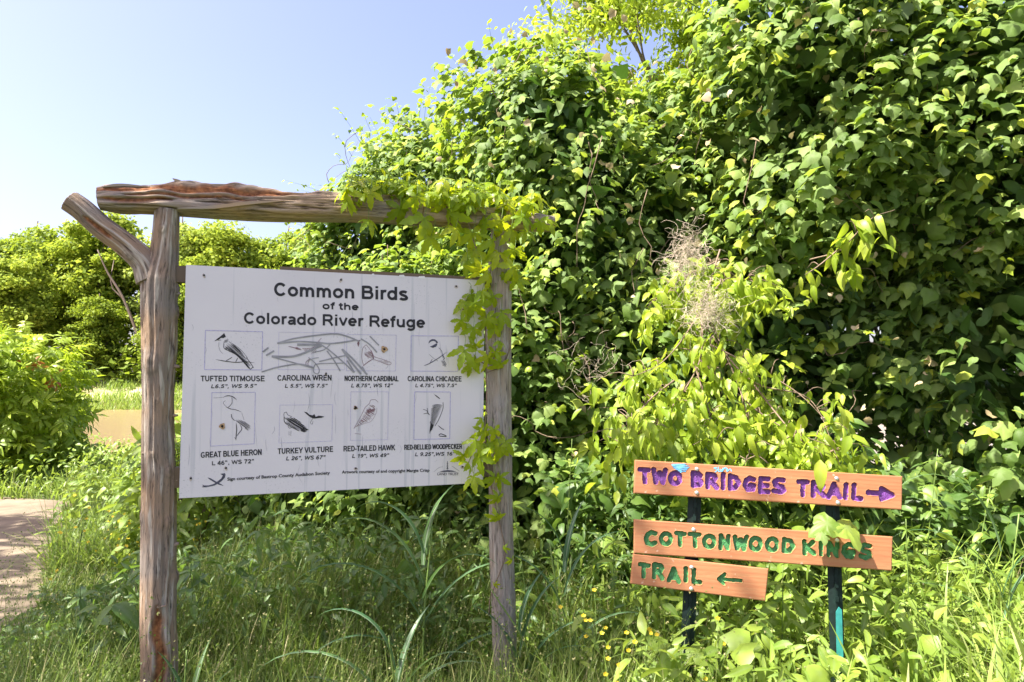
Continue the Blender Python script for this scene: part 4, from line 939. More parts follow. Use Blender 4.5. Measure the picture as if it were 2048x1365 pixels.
# holes with rusty rims, screws
for x, y, r1, r2 in ((444.5, 853, 6, 2.6), (711, 816, 4.0, 3), (768.5, 699, 6.5, 2.4)):
    for rr_, mt, nm, lf in ((r1, 'rust', 'rust_ring', .0020), (r2, 'hole', 'bullet_hole', .0026)):
        t = np.linspace(0, 2*PI, 18, endpoint=False); q = rr_*(1+.16*np.sin(3*t+x)+.08*np.sin(5*t))
        g = Geo(); g.add(np.vstack([on_board(x+q*np.cos(t), y+q*np.sin(t), lf), on_board(x, y, lf)[None]]), [(18, i, (i+1) % 18) for i in range(18)]); g.obj(nm, M[mt], panel, SB)
def dome(c, n, r, mat, parent, base, name='bolt', hgt=.6):
    n = norm(np.asarray(n)); a = norm(np.cross(n, [0.3, .2, 1])); b = np.cross(n, a); g = Geo(); V = []; seg = 14
    for k_, (rr_, hh) in enumerate(((1, 0), (1, .15), (.85, .5), (.55, .85), (.2, 1))):
        for j in range(seg): t = 2*PI*j/seg; V.append(c+r*rr_*(math.cos(t)*a+math.sin(t)*b)+n*r*hgt*hh)
    Fa = [(k_*seg+j, k_*seg+(j+1) % seg, (k_+1)*seg+(j+1) % seg, (k_+1)*seg+j) for k_ in range(4) for j in range(seg)]+[tuple(4*seg+j for j in range(seg))]
    g.add(np.array(V), Fa); return g.obj(name, mat, parent, base)
for x, y in ((408, 551), (682, 560), (912.5, 573), (381.5, 957), (711.5, 937), (925, 934), (452, 936.5), (652, 748)):
    t = np.linspace(0, 2*PI, 12, endpoint=False); q = 3.2*(1+.25*np.sin(2*t+x)); g = Geo(); g.add(np.vstack([on_board(x+q*np.cos(t), y+1.2+q*np.sin(t)*1.3, .0006), on_board(x, y, .0006)[None]]), [(12, i, (i+1) % 12) for i in range(12)]); g.obj('rust_ring', M['stain'], panel, SB)
    dome(on_board(x, y, .001), NB, .0042, M['screw'], panel, SB, 'screw', .4)

# ------------------------------------------------------------------ TRAIL SIGN
l_, b_ = math.radians(10), math.radians(6)
NT = norm(np.array([-math.sin(b_)*math.cos(l_), -math.cos(b_)*math.cos(l_), math.sin(l_)]))
PT = at(1500, 1050, 2.85)
def on_trail(px, py, off=0.0): return on_plane(px, py, PT+NT*off, NT)
TU = norm(on_trail(1805, 953)-on_trail(1270, 920)); TV = norm(np.cross(NT, TU)); TV = TV if TV[2] > 0 else -TV
TS = np.array([PT[0], PT[1]+.05, 0.0])
trail = empty('trail_sign', TS, 'orange brown trail sign of three routed planks bolted to two green steel posts', 'sign')
def uv(P): q = P-PT; return np.stack([q@TU, q@TV], -1)
z5 = (1240, 880, .2638); z6 = (1500, 880, .2638)
def ell(cx, cy, rx, ry): t = np.linspace(0, 2*PI, 15); return [(cx+rx*math.cos(a), cy+ry*math.sin(a)) for a in t]
def plank(corners, strokes, paint, width_px, label, extra=None, off=0.0, seed=1):
    C4 = [on_trail(x, y, off) for x, y in corners]      # tl, tr, br, bl
    Lx = np.linalg.norm(C4[1]-C4[0]); Ly = np.linalg.norm(C4[3]-C4[0]); nx_, ny_ = int(Lx/.0021), int(Ly/.0021)
    U, Vv = np.meshgrid(np.linspace(0, 1, nx_), np.linspace(0, 1, ny_))
    G3 = (C4[0]*(1-U)[..., None]+C4[1]*U[..., None])*(1-Vv)[..., None]+(C4[3]*(1-U)[..., None]+C4[2]*U[..., None])*Vv[..., None]
    Q = uv(G3); D = np.full(U.shape, 9.0)
    mm = px_of(PT)[2]/F
    for Z, st, wpx in strokes:
        pp = np.array(zp(Z, st)); W3 = uv(on_trail(pp[:, 0], pp[:, 1], off)); hw = wpx*Z[2]*mm/2
        for a, b in zip(W3[:-1], W3[1:]):
            e = b-a; t = np.clip(((Q-a)@e)/max(e@e, 1e-9), 0, 1); D = np.minimum(D, np.linalg.norm(Q-a-t[..., None]*e, axis=-1)-hw)
    n3 = np.concatenate([Q*90, np.zeros(Q.shape[:-1]+(1,))], -1); D = D+.0010*noise(n3, 1, seed, 2)
    depth = .0105*np.clip(-D/.0022, 0, 1)
    depth = depth*(1+.10*noise(n3, .6, seed+3, 2))-.0009*np.exp(-((D-.0008)/.0012)**2)
    eu = np.minimum(U, 1-U)*Lx; ev = np.minimum(Vv, 1-Vv)*Ly; e = np.minimum(eu, ev); depth = depth+.003*np.clip(1-e/.004, 0, 1)**2
    G3 = G3-NT*depth[..., None]; V = G3.reshape(-1, 3); I = (np.arange(ny_-1)[:, None]*nx_+np.arange(nx_-1)[None]).ravel()
    quads = np.stack([I, I+nx_, I+nx_+1, I+1], -1)
    inside = (D < -.0006).ravel(); fin = inside[quads].sum(1) >= 3
    base = C4[3]; Rm = np.stack([TU, -NT, TV], -1)       # plank-local axes so that the grain runs along it
    def loc(V): return (V-base)@Rm
    Vb = V-0; n0 = len(V)
    # rim loop to the back
    rim = np.concatenate([np.arange(nx_), (np.arange(1, ny_)*nx_+nx_-1), ((ny_-1)*nx_+np.arange(nx_-2, -1, -1)), (np.arange(ny_-2, 0, -1)*nx_)])
    back = np.array([p for p in (C4)])-NT*.038; k_ = len(rim)
    backring = V[rim]+0; pl = ((backring-PT)@NT); backring = backring-NT[None]*(pl-(-.038+off))[:, None]
    Vall = np.vstack([V, backring]); side = [(int(rim[i]), int(rim[(i+1) % k_]), n0+(i+1) % k_, n0+i) for i in range(k_)]
    faces = [tuple(int(a) for a in f) for f in quads[~fin]]+side+[tuple(n0+i for i in range(k_))]
    pe_ = bpy.data.objects.new('plank', mesh_new('plank', loc(Vall), faces, M['plank'], smooth=False)); col.objects.link(pe_); pe_.parent = trail
    m = Matrix([[*Rm[0], base[0]-TS[0]], [*Rm[1], base[1]-TS[1]], [*Rm[2], base[2]-TS[2]], [0, 0, 0, 1]]); pe_.matrix_local = m; pe_['label'] = label
    used, inv = np.unique(quads[fin], return_inverse=True)
    lt = bpy.data.objects.new('lettering', mesh_new('lettering', loc(V[used]), inv.reshape(-1, 4), paint, smooth=False)); col.objects.link(lt); lt.parent = pe_
    return pe_, loc
S1 = [(z5, s_, 42) for s_ in ([(152, 224), (216, 230)], [(188, 228), (190, 320)], [(256, 226), (272, 322), (302, 250), (326, 326), (346, 232)], ell(420, 292, 36, 40), [(556, 250), (556, 346), (604, 342), (618, 325), (602, 305), (560, 298), (600, 290), (610, 272), (595, 256), (556, 252)],
      [(666, 358), (666, 262), (712, 268), (725, 288), (710, 310), (670, 318)], [(695, 318), (735, 362)], [(785, 264), (785, 365)], [(838, 274), (838, 370), (878, 362), (902, 325), (880, 288), (838, 276)],
      [(1015, 302), (985, 292), (958, 310), (950, 345), (970, 378), (1008, 378), (1016, 348), (990, 346)])]
S1 += [(z6, s_, 42) for s_ in ([(80, 395), (84, 295), (140, 298)], [(80, 345), (132, 348)], [(80, 392), (140, 394)], [(255, 308), (215, 302), (188, 318), (195, 345), (245, 358), (258, 382), (235, 398), (182, 388)], [(372, 318), (436, 322)], [(403, 325), (402, 418)],
       [(480, 422), (483, 324), (538, 330), (556, 352), (538, 374), (492, 376)], [(515, 378), (562, 424)], [(596, 434), (640, 336), (684, 438)], [(618, 405), (662, 408)], [(731, 342), (727, 438)], [(792, 345), (790, 442), (842, 448)], [(900, 400), (1000, 406)],
       [(1000, 372), (1080, 420), (1002, 448), (1008, 410), (1040, 418)], [(1000, 372), (1000, 448)])]
pl1, loc1 = plank([(1270, 920), (1805.5, 953), (1804, 1020), (1268, 987)], S1, M['purple_paint'], 30, 'upper plank with purple routed lettering and an arrow to the right', seed=5)
S2 = [(z5, s_, 38) for s_ in ([(268, 712), (238, 702), (208, 720), (198, 755), (210, 785), (240, 795), (268, 782)], ell(350, 752, 36, 40), [(430, 708), (490, 716)], [(458, 715), (458, 798)], [(532, 716), (602, 722)], [(568, 722), (572, 806)], ell(678, 772, 38, 42),
      [(764, 822), (766, 728), (818, 822), (822, 732)], [(872, 738), (890, 826), (916, 758), (940, 830), (962, 738)], ell(1030, 790, 38, 44))]
S2 += [(z6, s_, 38) for s_ in (ell(170, 795, 38, 44), [(262, 755), (258, 845), (300, 842), (328, 805), (308, 768), (262, 757)], [(414, 772), (418, 862)], [(480, 776), (432, 816), (486, 864)], [(540, 780), (542, 870)], [(600, 872), (604, 784), (660, 878), (665, 790)],
       [(788, 806), (752, 792), (720, 815), (712, 852), (735, 884), (775, 888), (787, 852), (758, 850)], [(912, 808), (868, 798), (846, 820), (860, 842), (905, 855), (912, 882), (880, 896), (842, 880)])]
pl2, loc2 = plank([(1268, 1039), (1786, 1074), (1784, 1142), (1268, 1107)], S2, M['green_paint'], 28, 'middle plank with green routed lettering under two grape leaves', seed=6)
S3 = [(z5, s_, 38) for s_ in ([(155, 946), (216, 955)], [(183, 955), (180, 1038)], [(260, 1042), (263, 948), (308, 955), (320, 975), (308, 995), (268, 1002)], [(292, 1003), (322, 1052)], [(372, 1068), (408, 980), (446, 1076)], [(390, 1045), (430, 1050)], [(500, 978), (500, 1068)],
      [(562, 988), (560, 1078), (606, 1083)])]+[(z5, [(750, 1056), (918, 1070)], 30), (z5, [(795, 1022), (750, 1056), (788, 1092)], 30)]
pl3, loc3 = plank([(1267, 1108), (1537.5, 1138), (1531, 1203), (1261, 1168)], S3, M['green_paint'], 28, 'short bottom plank with green routed lettering and an arrow to the left', seed=7, off=-.002)
# light blue paint marks on the upper plank
pr = Print(on_trail); pr.lift = .0012
pts = [(392, 190), (500, 186), (400, 200), (515, 196), (405, 212), (524, 210), (420, 224), (512, 222), (440, 236), (500, 238), (455, 244)]
pr.stroke(zp(z5, pts), 3.4, smooth=False)
for s_ in ([(735, 210), (712, 214), (738, 228), (720, 245)], [(745, 205), (748, 240), (770, 232), (755, 222)], [(782, 212), (772, 240), (800, 210), (808, 232)], [(815, 215), (812, 240), (835, 222), (845, 240)]): pr.stroke(zp(z5, s_), 1.7)
o = pr.g.obj('graffiti', M['sky_paint'], None, (0, 0, 0), False); o.parent = pl1
Rm = np.stack([TU, -NT, TV], -1); base1 = on_trail(1268, 987)
vv = np.array([v.co[:] for v in o.data.vertices]); vv = (vv-base1)@Rm; o.data.vertices.foreach_set('co', vv.astype(np.float32).ravel())
for Z, x, y in ((z5, 582, 222), (z5, 582, 402), (z5, 558, 682), (z5, 543, 967), (z5, 540, 1130), (z6, 657, 293), (z6, 667, 477), (z6, 660, 762)):
    (x, y), = zp(Z, [(x, y)]); dome(on_trail(x, y, .0005), NT, .0085, M['bolt'], trail, TS)
# studded steel T posts behind the planks
def tpost(xt, yt, xb, yb, halfw=.027):
    a = on_trail(xt, yt, -.052); b = on_trail(xb, yb, -.052); dv = norm(b-a); b = a+dv*((a[2]+.1)/-dv[2]); s_ = norm(np.cross(dv, NT)); g = Geo()
    prof = [(-1, 0), (-1, .006), (-.25, .012), (-.14, .018), (.14, .018), (.25, .012), (1, .006), (1, 0), (.12, 0), (.12, -.045), (-.12, -.045), (-.12, 0)]
    V = []
    for c in (a, b):
        for u, w in prof: V.append(c+s_*u*halfw+NT*w)
    n = len(prof); g.add(np.array(V), [(i, (i+1) % n, n+(i+1) % n, n+i) for i in range(n)]+[tuple(range(n))[::-1], tuple(range(n, 2*n))])
    o = g.obj('steel_post', M['steel'], trail, TS, False)
    L_ = np.linalg.norm(b-a); g = Geo()
    for k_ in range(int(L_/.054)): g.box(a+dv*(.03+k_*.054)+NT*.020, (.012, .008, .02), np.stack([s_, NT, dv], -1))
    st = bpy.data.objects.new('studs', mesh_new('studs', np.concatenate(g.V)-TS, g.F, M['steel'], smooth=False)); col.objects.link(st); st.parent = o; st['kind'] = 'stuff'
    return a, dv, s_
tpost(1392, 945, 1377, 1240); a, dv, s_ = tpost(1663, 965, 1672, 1250)
g = Geo(); c = on_trail(1680, 1268, -.016); q = [c+s_*u*.5+dv*w for u, w in ((-.02, -.09), (.0, -.10), (.024, -.08), (.028, .08), (.0, .13), (-.02, .08))]
g.add(np.array(q+[p-NT*.005 for p in q]), [tuple(range(6)), tuple(range(11, 5, -1))]+[(i, 6+i, 6+(i+1) % 6, (i+1) % 6) for i in range(6)]); g.obj('teal_plate', M['teal'], trail, TS, False)  # small flat teal piece in front of the lower right steel post

# ------------------------------------------------------------------ VIRGINIA CREEPER on the beam and right post
r = np.random.default_rng(55)
cb = np.array([.0, 3.1, 2.0]); creeper = empty('virginia_creeper', cb, 'yellow green five fingered creeper draped over the beam and down the right post', 'vine')
spots = []
for _ in range(110):
    x = r.uniform(680, 1095); y = np.interp(x, [690, 850, 1000, 1100], [388, 385, 405, 440])+r.normal()*13
    spots.append((x, y, r.uniform(34, 56), r.uniform(-.10, .05), 'top'))
man = [(690, 400, 62), (745, 395, 50), (740, 450, 46), (800, 430, 70), (830, 405, 60), (845, 455, 74), (880, 420, 60), (868, 480, 60), (900, 440, 70), (905, 470, 56), (935, 405, 60), (940, 430, 70), (940, 478, 66), (975, 455, 60), (1000, 450, 60),
       (985, 490, 64), (1000, 520, 60), (950, 510, 62), (930, 530, 56), (965, 545, 58), (975, 560, 56), (1020, 470, 60), (1030, 510, 56), (1025, 545, 54), (1010, 560, 44), (1045, 440, 50), (1060, 420, 50), (1075, 455, 44), (1050, 470, 44), (1030, 570, 44),
       (935, 597, 44), (925, 620, 56), (955, 620, 60), (985, 600, 48), (1005, 640, 58), (985, 655, 54), (920, 655, 50), (945, 665, 48), (975, 650, 50), (960, 590, 40), (1000, 690, 30),
       (930, 715, 62), (955, 700, 48), (975, 725, 50), (1000, 735, 54), (990, 715, 44), (945, 740, 40), (955, 725, 44),
       (965, 850, 36), (965, 870, 48), (985, 865, 40), (945, 890, 58), (975, 900, 56), (1005, 895, 52), (930, 920, 50), (955, 925, 56), (985, 930, 54), (950, 960, 50), (990, 965, 50), (935, 940, 46), (1000, 905, 50), (1000, 960, 44),
       (1000, 1003, 40), (995, 1040, 42), (1003, 1040, 38), (1014, 1097, 22), (1020, 1122, 26), (994, 1172, 18)]
for x, y, s_ in man: spots.append((x+r.normal()*3, y+r.normal()*3, s_, r.uniform(.01, .10), 'hang'))
PET = []
for i, (x, y, s_, off, kd) in enumerate(spots):
    if x > 968 and y > 560: off = .03+.3*max(0, 0)+r.uniform(0, .03)
    P = on_board(x, y-s_*.2, off if kd == 'hang' else off+.02); S = s_*px_of(P)[2]/F*1.05
    if kd == 'hang': nn = norm(NB+np.array([0, 0, .25])+r.normal(size=3)*.42); tp = norm(np.array([r.normal()*.45, -.2, -1]))
    else: nn = norm(np.array([r.normal()*.5, -.5+r.normal()*.4, 1.0])); tp = norm(np.array([r.normal(), -.4+r.normal()*.6, -.2]))
    PET.append((P, on_board(x+rng.normal()*6, y-s_*.75, .012)))
    place_leaf(MESH['creeper'][i % 6], creeper, P, frames(nn[None], tp[None])[0], S*1.22, cb)
g = Geo()
for pts in ([(700, 395), (800, 392), (900, 410), (990, 430), (1100, 450)], [(990, 440), (985, 520), (970, 600), (972, 700), (973, 800), (970, 870), (980, 960), (1000, 1050), (1010, 1110), (990, 1170), (980, 1200), (978, 1230)],
            [(1018, 640), (1020, 690), (1005, 730), (975, 745)], [(975, 640), (955, 610), (925, 620)], [(974, 730), (950, 720), (930, 718)], [(975, 880), (950, 900), (935, 930)], [(850, 400), (845, 440), (850, 470)], [(930, 410), (940, 460), (960, 520), (970, 560)]):
    g.tube(spline([on_board(x, y, .015) for x, y in pts], 40), .0028, 5)
g.obj('vine_stem', M['stem'], creeper, cb)
g = Geo()
for a, b in PET: g.tube(spline([a, (a+b)/2+NB*.02+UPZ*.01, b], 6), .0011, 4)
g.obj('leaf_stalks', M['green_stem'], creeper, cb)['kind'] = 'stuff'

# big leaves lying on the trail sign
def hero_leaf(mesh, px, py, Y_, S, nn, tp, label, cat='leaf'):
    P = at(px, py, Y_); o = bpy.data.objects.new('grape_leaf', mesh); col.objects.link(o); Rr = frames(np.array([nn], float), np.array([tp], float))[0]
    o.matrix_world = Matrix([[*(Rr[0]*S), P[0]], [*(Rr[1]*S), P[1]], [*(Rr[2]*S), P[2]], [0, 0, 0, 1]]); tag(o, label, cat); return o
hl = tmesh('large_grape_leaf', grape_leaf(3, 22, .45, True), M['weed'])
hero_leaf(hl, 1652, 1048, 2.76, .115, (-.3, -.75, .7), (-.9, -.3, -.45), 'broad pale leaf draped over the middle plank, left of a pair')
hero_leaf(hl, 1696, 1056, 2.75, .125, (.2, -.7, .75), (.35, -.3, -.9), 'broad pale leaf draped over the middle plank, right of a pair')
hero_leaf(MESH['grape'][2], 1645, 1068, 2.74, .06, (-.1, -.5, .8), (.1, -.4, -.9), 'small curled leaf between the two broad ones on the middle plank')

# ------------------------------------------------------------------ LIME SAPLING hanging in front of the vine wall
def shoot(name, label, branches, n, size, keep, seed, meshes, temps, mat, cat='sapling', stem=M['stem'], spread=.16):
    r = np.random.default_rng(seed); B = [spline([at(*p) for p in br], 30) for br in branches]; base = np.array([B[0][0][0], B[0][0][1], 0.]); root = empty(name, base, label, cat)
    g = Geo()
    for b in B: g.tube(b, np.linspace(.006, .0015, 30), 5)
    P = []; 
    cc = []
    for k_ in range(max(1, n//9)):
        b = B[int(r.integers(len(B)))]; t = r.random()**.8; c = b[int(t*29)]+r.normal(size=3)*spread*np.array([1, .8, .6])+np.array([0, 0, -spread*.2]); cc.append(c)
        for q_ in range(9): P.append(c+r.normal(size=3)*np.array([.035, .035, .02])+np.array([0, 0, -.014*q_]))
    for c in cc:
        d = min((np.linalg.norm(c-b[int(q)]), tuple(b[int(q)])) for b in B for q in range(0, 30, 3))[1]; g.tube(spline([d, (np.array(d)+c)/2+[0, 0, .03], c], 6), np.linspace(.003, .0012, 6), 4)
    g.obj('branch', stem, root, base)
    P = np.array(P); n = len(P); nn = norm(np.array([-.25, -.55, .55])+r.normal(size=(n, 3))*.5); tp = norm(np.array([0, -.1, -1])+r.normal(size=(n, 3))*.4)
    R = frames(nn, tp); S = size*r.uniform(.6, 1.25, n); order = np.argsort(P[:, 1]+r.random(n)*.1)
    for i in order[:keep]: place_leaf(meshes[int(r.integers(len(meshes)))], root, P[i], R[i], S[i], base)
    q = order[keep:]
    if len(q):
        V, Fa, A = scatter(temps, R[q], S[q], P[q], r.random(len(q))); o = link('foliage', mesh_new('foliage', V-base, Fa, mat, A), root); o['kind'] = 'stuff'
    return root
shoot('ash_sapling', 'bright lime leafy branch drooping down to the top edge of the trail sign',
      [[(1440, 500, 4.2), (1400, 620, 3.9), (1330, 720, 3.7), (1250, 760, 3.6)], [(1400, 600, 4.0), (1400, 720, 3.7), (1330, 830, 3.6), (1260, 880, 3.5)], [(1400, 640, 4.0), (1500, 760, 3.7), (1620, 800, 3.6), (1680, 930, 3.4)],
       [(1420, 640, 4.0), (1480, 780, 3.7), (1500, 880, 3.5), (1490, 930, 3.4)], [(1500, 760, 3.8), (1580, 860, 3.5), (1630, 900, 3.4)], [(1350, 760, 3.7), (1300, 800, 3.6), (1260, 850, 3.5), (1240, 900, 3.5)], [(1400, 720, 3.7), (1540, 840, 3.55), (1680, 900, 3.4)], [(1420, 690, 3.8), (1520, 740, 3.7), (1600, 790, 3.6), (1660, 850, 3.5)], [(1400, 620, 4.0), (1450, 560, 3.95), (1500, 560, 3.9)], [(1440, 520, 4.2), (1360, 560, 4.0), (1320, 610, 3.9)], [(1380, 700, 3.8), (1420, 830, 3.6), (1440, 900, 3.5)]],
      2000, .088, 299, 61, MESH['ovate'], OV, M['lime'], spread=.115)
shoot('ash_shoot', 'small lime shoot sticking out of the dark vine wall at upper right',
      [[(1620, 520, 4.3), (1680, 500, 4.1), (1740, 440, 4.0), (1790, 420, 3.95)], [(1700, 480, 4.1), (1640, 530, 4.0), (1610, 550, 3.9)]], 60, .12, 60, 62, MESH['ovate'], OV, M['lime'], spread=.09)
shoot('vine_shoot', 'few leaved vine shoot hanging in from the top edge against the sky', [[(1420, 30, 5.3), (1260, -60, 5.0), (1150, -50, 4.8), (1122, 20, 4.7), (1105, 60, 4.7)], [(1260, -60, 5.0), (1130, -60, 4.8), (1092, 0, 4.75), (1085, 25, 4.7)]], 18, .085, 9, 63, MESH['ovate'], OV, M['lime'], spread=.02, stem=M['green_stem'])
# lime leaf hanging over the upper plank
o = hero_leaf(MESH['ovate'][0], 1640, 920, 2.76, .125, (-.3, -.8, .5), (-.1, -.2, -1), 'single lime leaf hanging over the top edge of the upper plank')
o.name = 'ash_leaf'
# dry tangles caught in the sapling
def tangle(label, c, rad, n, seed):
    r = np.random.default_rng(seed); g = Geo(); c = np.array(c)
    for _ in range(n):
        p = c+norm(r.normal(size=3))*rad*r.random()**.5; d = norm(r.normal(size=3)); pts = [p]
        for s_ in range(6): d = norm(d+r.normal(size=3)*.6-(pts[-1]-c)/rad*.25); pts.append(pts[-1]+d*.035)
        g.tube(spline(pts, 12), .0007, 3)
    o = g.obj('dry_tangle', M['dry'], None, c); o.location = c; tag(o, label, 'dead vine')
tangle('long pale dry tendril tangle caught in the lime branch, upper one', at(1375, 515, 3.75), np.array([.11, .09, .20]), 170, 71)
tangle('round pale dry tendril tangle on the lime branch, lower one', at(1415, 620, 3.7), np.array([.14, .09, .12]), 170, 72)
tangle('faint pale dry tendril tangle low beside the right post', at(1180, 740, 4.3), np.array([.26, .12, .2]), 40, 73)

# ------------------------------------------------------------------ GRASS
def blades(base, h, w, az, lean, curl, seg=4, rib=False):
    """base (n,3). returns V, F, attrs of tapered bent strips"""
    n = len(base); t = np.linspace(0, 1, seg+1); dirh = np.stack([np.cos(az), np.sin(az), 0*az], -1); side = np.stack([-np.sin(az), np.cos(az), 0*az], -1)
    ang = lean[:, None]+curl[:, None]*t[None]**1.5; dl = h[:, None]/seg
    x = np.cumsum(np.sin(ang)*dl, 1)-np.sin(ang[:, :1])*dl; z = np.cumsum(np.cos(ang)*dl, 1)-np.cos(ang[:, :1])*dl
    C = base[:, None]+dirh[:, None]*x[..., None]+np.array([0, 0, 1.0])*z[..., None]
    ww = w[:, None]*np.clip(1-t[None]**2.2, .02, 1)*(.55+.45*np.minimum(1, t[None]*4)); cols = 3 if rib else 2
    rnd = rng.random(n)
    if not rib:
        V = np.stack([C-side[:, None]*ww[..., None], C+side[:, None]*ww[..., None]], 2)
    else:
        nz = np.cross(side[:, None], np.stack([dirh[:, None, 0]*np.sin(ang), dirh[:, None, 1]*np.sin(ang), np.cos(ang)], -1))
        V = np.stack([C-side[:, None]*ww[..., None]-nz*ww[..., None]*.35, C, C+side[:, None]*ww[..., None]-nz*ww[..., None]*.35], 2)
    V = V.reshape(-1, 3); k_ = (seg+1)*cols; b = (np.arange(n)*k_)[:, None]
    q = []
    for i in range(seg):
        for c in range(cols-1): a = i*cols+c; q.append((a, a+1, a+cols+1, a+cols))
    Fa = (b[:, None]+np.array(q)[None]).reshape(-1, 4)
    return V, Fa, {'rnd': np.repeat(rnd, k_), 'rib': np.tile(np.tile([0, 1.0, 0] if rib else [0, 0], seg+1), n)}
def region(n, x0, x1, y0, y1, keepfn=None):
    x = rng.uniform(x0, x1, n); y = y0+(y1-y0)*rng.random(n)**1.3; P = np.stack([x, y, ground_z(x, y)], -1); f = np.abs(x) < .80*y+.35
    f &= ~((x < np.where(y > 4.4, -2.98-(y-4.4)*.60, -2.98)-.03) & (y < 9.15))
    if keepfn is not None: f &= keepfn(P)
    return P[f]
def grass(name, label, P, h, w, mat, lean=.25, curl=.8, seg=4, patch=1.0):
    n = len(P); hh = h*rng.uniform(.45, 1.15, n)*(1+.35*patch*noise(P, 1.4, 90, 2))*np.where(P[:, 1] < 5.4, np.clip(1-(-1.75-P[:, 0])*.75, .32, 1), 1)
    V, Fa, A = blades(P, hh, w*rng.uniform(.6, 1.3, n), rng.uniform(0, 2*PI, n), np.abs(rng.normal(size=n))*lean, rng.uniform(.1, 1, n)*curl*1.6, seg)
    A['rnd'] = np.clip(A['rnd']*.75+.2*np.repeat(noise(P, 2.0, 91, 2), len(A['rnd'])//n)+.12, 0, .999)
    o = link(name, mesh_new(name, V, Fa, mat, A)); tag(o, label, 'grass', None, 'stuff')
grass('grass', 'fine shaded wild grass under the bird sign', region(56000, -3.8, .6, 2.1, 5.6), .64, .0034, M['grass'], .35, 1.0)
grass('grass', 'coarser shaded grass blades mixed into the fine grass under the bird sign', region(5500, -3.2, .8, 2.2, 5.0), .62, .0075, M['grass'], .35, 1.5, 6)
grass('grass', 'fine grass among the sunny weeds around the trail sign', region(9000, .4, 4.4, 2.1, 4.7), .50, .0045, M['grass'], .3, 1.0)
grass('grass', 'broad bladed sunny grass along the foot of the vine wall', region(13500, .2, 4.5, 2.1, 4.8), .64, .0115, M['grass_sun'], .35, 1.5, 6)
grass('grass', 'low grass and herbs on the slope toward the river', region(20000, -9, -.5, 5.2, 16), .40, .011, M['grass_sun'], .35, .9, 3)
grass('grass', 'short grass where the far end of the path meets the sumac bushes', region(9000, -12, -5, 9.7, 12.5), .28, .008, M['grass_sun'], .4, .9, 3)
grass('dry_grass', 'dry pale meadow grass on the far sand bank', (lambda P: P[noise(P, .10, 79, 2) > -.1])(region(22000, -66, 0, 77, 92)), .55, .09, M['straw'], .35, .5, 2)
grass('grass', 'reedy tufts on the far sand bank', (lambda P: P[noise(P, .12, 77, 2) > .22])(region(26000, -66, 0, 76, 98)), 1.3, .07, M['grass_sun'], .25, .5, 2)
grass('dry_grass', 'dead straw coloured stalks lying among the green grass', region(3800, -3.6, 4.2, 2.1, 5.0), .5, .0024, M['straw'], .75, .8)
# seed stalks
P = region(1500, -3.4, .8, 2.2, 4.2); n = len(P); g = Geo()
V, Fa, A = blades(P, rng.uniform(.55, .85, n), np.full(n, .0011), rng.uniform(0, 6.28, n), np.abs(rng.normal(size=n))*.15, rng.uniform(.3, 1.1, n), 6)
k7 = 14; tips = V.reshape(n, 7, 2, 3).mean(2); sp = []
for i in range(3, 7):
    for q in (0, .33, .66):
        if i < 6: sp.append(tips[:, i]*(1-q)+tips[:, i+1]*q)
        else: sp.append(tips[:, 6])
sp = np.concatenate(sp)+rng.normal(size=(len(sp)*n, 3))*.0025; R_ = frames(rng.normal(size=sp.shape), norm(rng.normal(size=sp.shape)*.4+[0, 0, 1]))
V2, F2, A2 = scatter([TRI], R_, np.full(len(sp), .009), sp, rng.random(len(sp))*.2+.8)
Fa3 = np.concatenate([np.stack([Fa[:, 0], Fa[:, 1], Fa[:, 2]], -1), np.stack([Fa[:, 0], Fa[:, 2], Fa[:, 3]], -1), F2+len(V)])
o = link('grass_seed_stalks', mesh_new('grass_seed_stalks', np.concatenate([V, V2]), Fa3, M['grass'], {k_: np.concatenate([A[k_], A2[k_]]) for k_ in A})); tag(o, 'thin rye grass stalks with seed heads under the sign', 'grass', None, 'stuff')

# Johnson grass: tall clumps with arching blue green blades and a pale midrib
def cane(label, px, Y_, hgt, leaves, seed, w=.013):
    r = np.random.default_rng(seed); b = at(px, 1300, Y_); b[2] = float(ground_z(b[0], b[1])); root = empty('johnson_grass', b, label, 'grass clump', 'tall blue green grass clumps')
    g = Geo(); g.tube(spline([(0, 0, 0), (r.normal()*.02, 0, hgt*.5), (r.normal()*.05, 0, hgt*.92)], 10), np.linspace(.006, .003, 10), 6); g.obj('stem', M['green_stem'], root)
    for k_, (az, z0, L_, ln, cl) in enumerate(leaves):
        V, Fa, A = blades(np.array([[0, 0, 0.]]), np.array([L_]), np.array([w*1.35]), np.array([az]), np.array([ln]), np.array([cl]), 12, True)
        me = mesh_new('blade', V, Fa, M['cane'], A); o = link('leaf_blade', me, root, (0, 0, z0))
    return root
cane('tall arching grass clump left of the right post with long drooping blades', 845, 3.15, .95,
     [(PI-.2, .62, .62, .35, 1.8), (PI+.1, .45, .75, .5, 1.9), (.15, .42, .62, .45, 1.5), (PI*.9, .75, .50, .3, 2.0), (-.5, .55, .5, .4, 1.6), (1.2, .7, .4, .15, 1.2), (PI+.5, .2, .6, .5, 1.6), (.2, .15, .6, .6, 1.4), (.1, .8, .4, .2, 1.0)], 1)
cane('low grass clump under the middle of the sign with blades curving left', 790, 2.75, .6,
     [(PI+.1, .22, .70, .4, 1.9), (PI-.3, .10, .62, .5, 1.6), (.2, .2, .5, .35, 1.7), (PI-.1, .42, .45, .2, 1.9), (-.4, .25, .5, .3, 1.4), (1.0, .3, .4, .2, .9)], 2)
cane('upright grass clump hard against the right side of the right post', 1040, 3.05, .7,
     [(.3, .35, .42, .15, .9), (.0, .2, .5, .25, 1.3), (PI-.3, .25, .4, .15, 1.1), (.5, .45, .3, .1, .8), (-.6, .15, .5, .3, 1.2)], 3, .015)
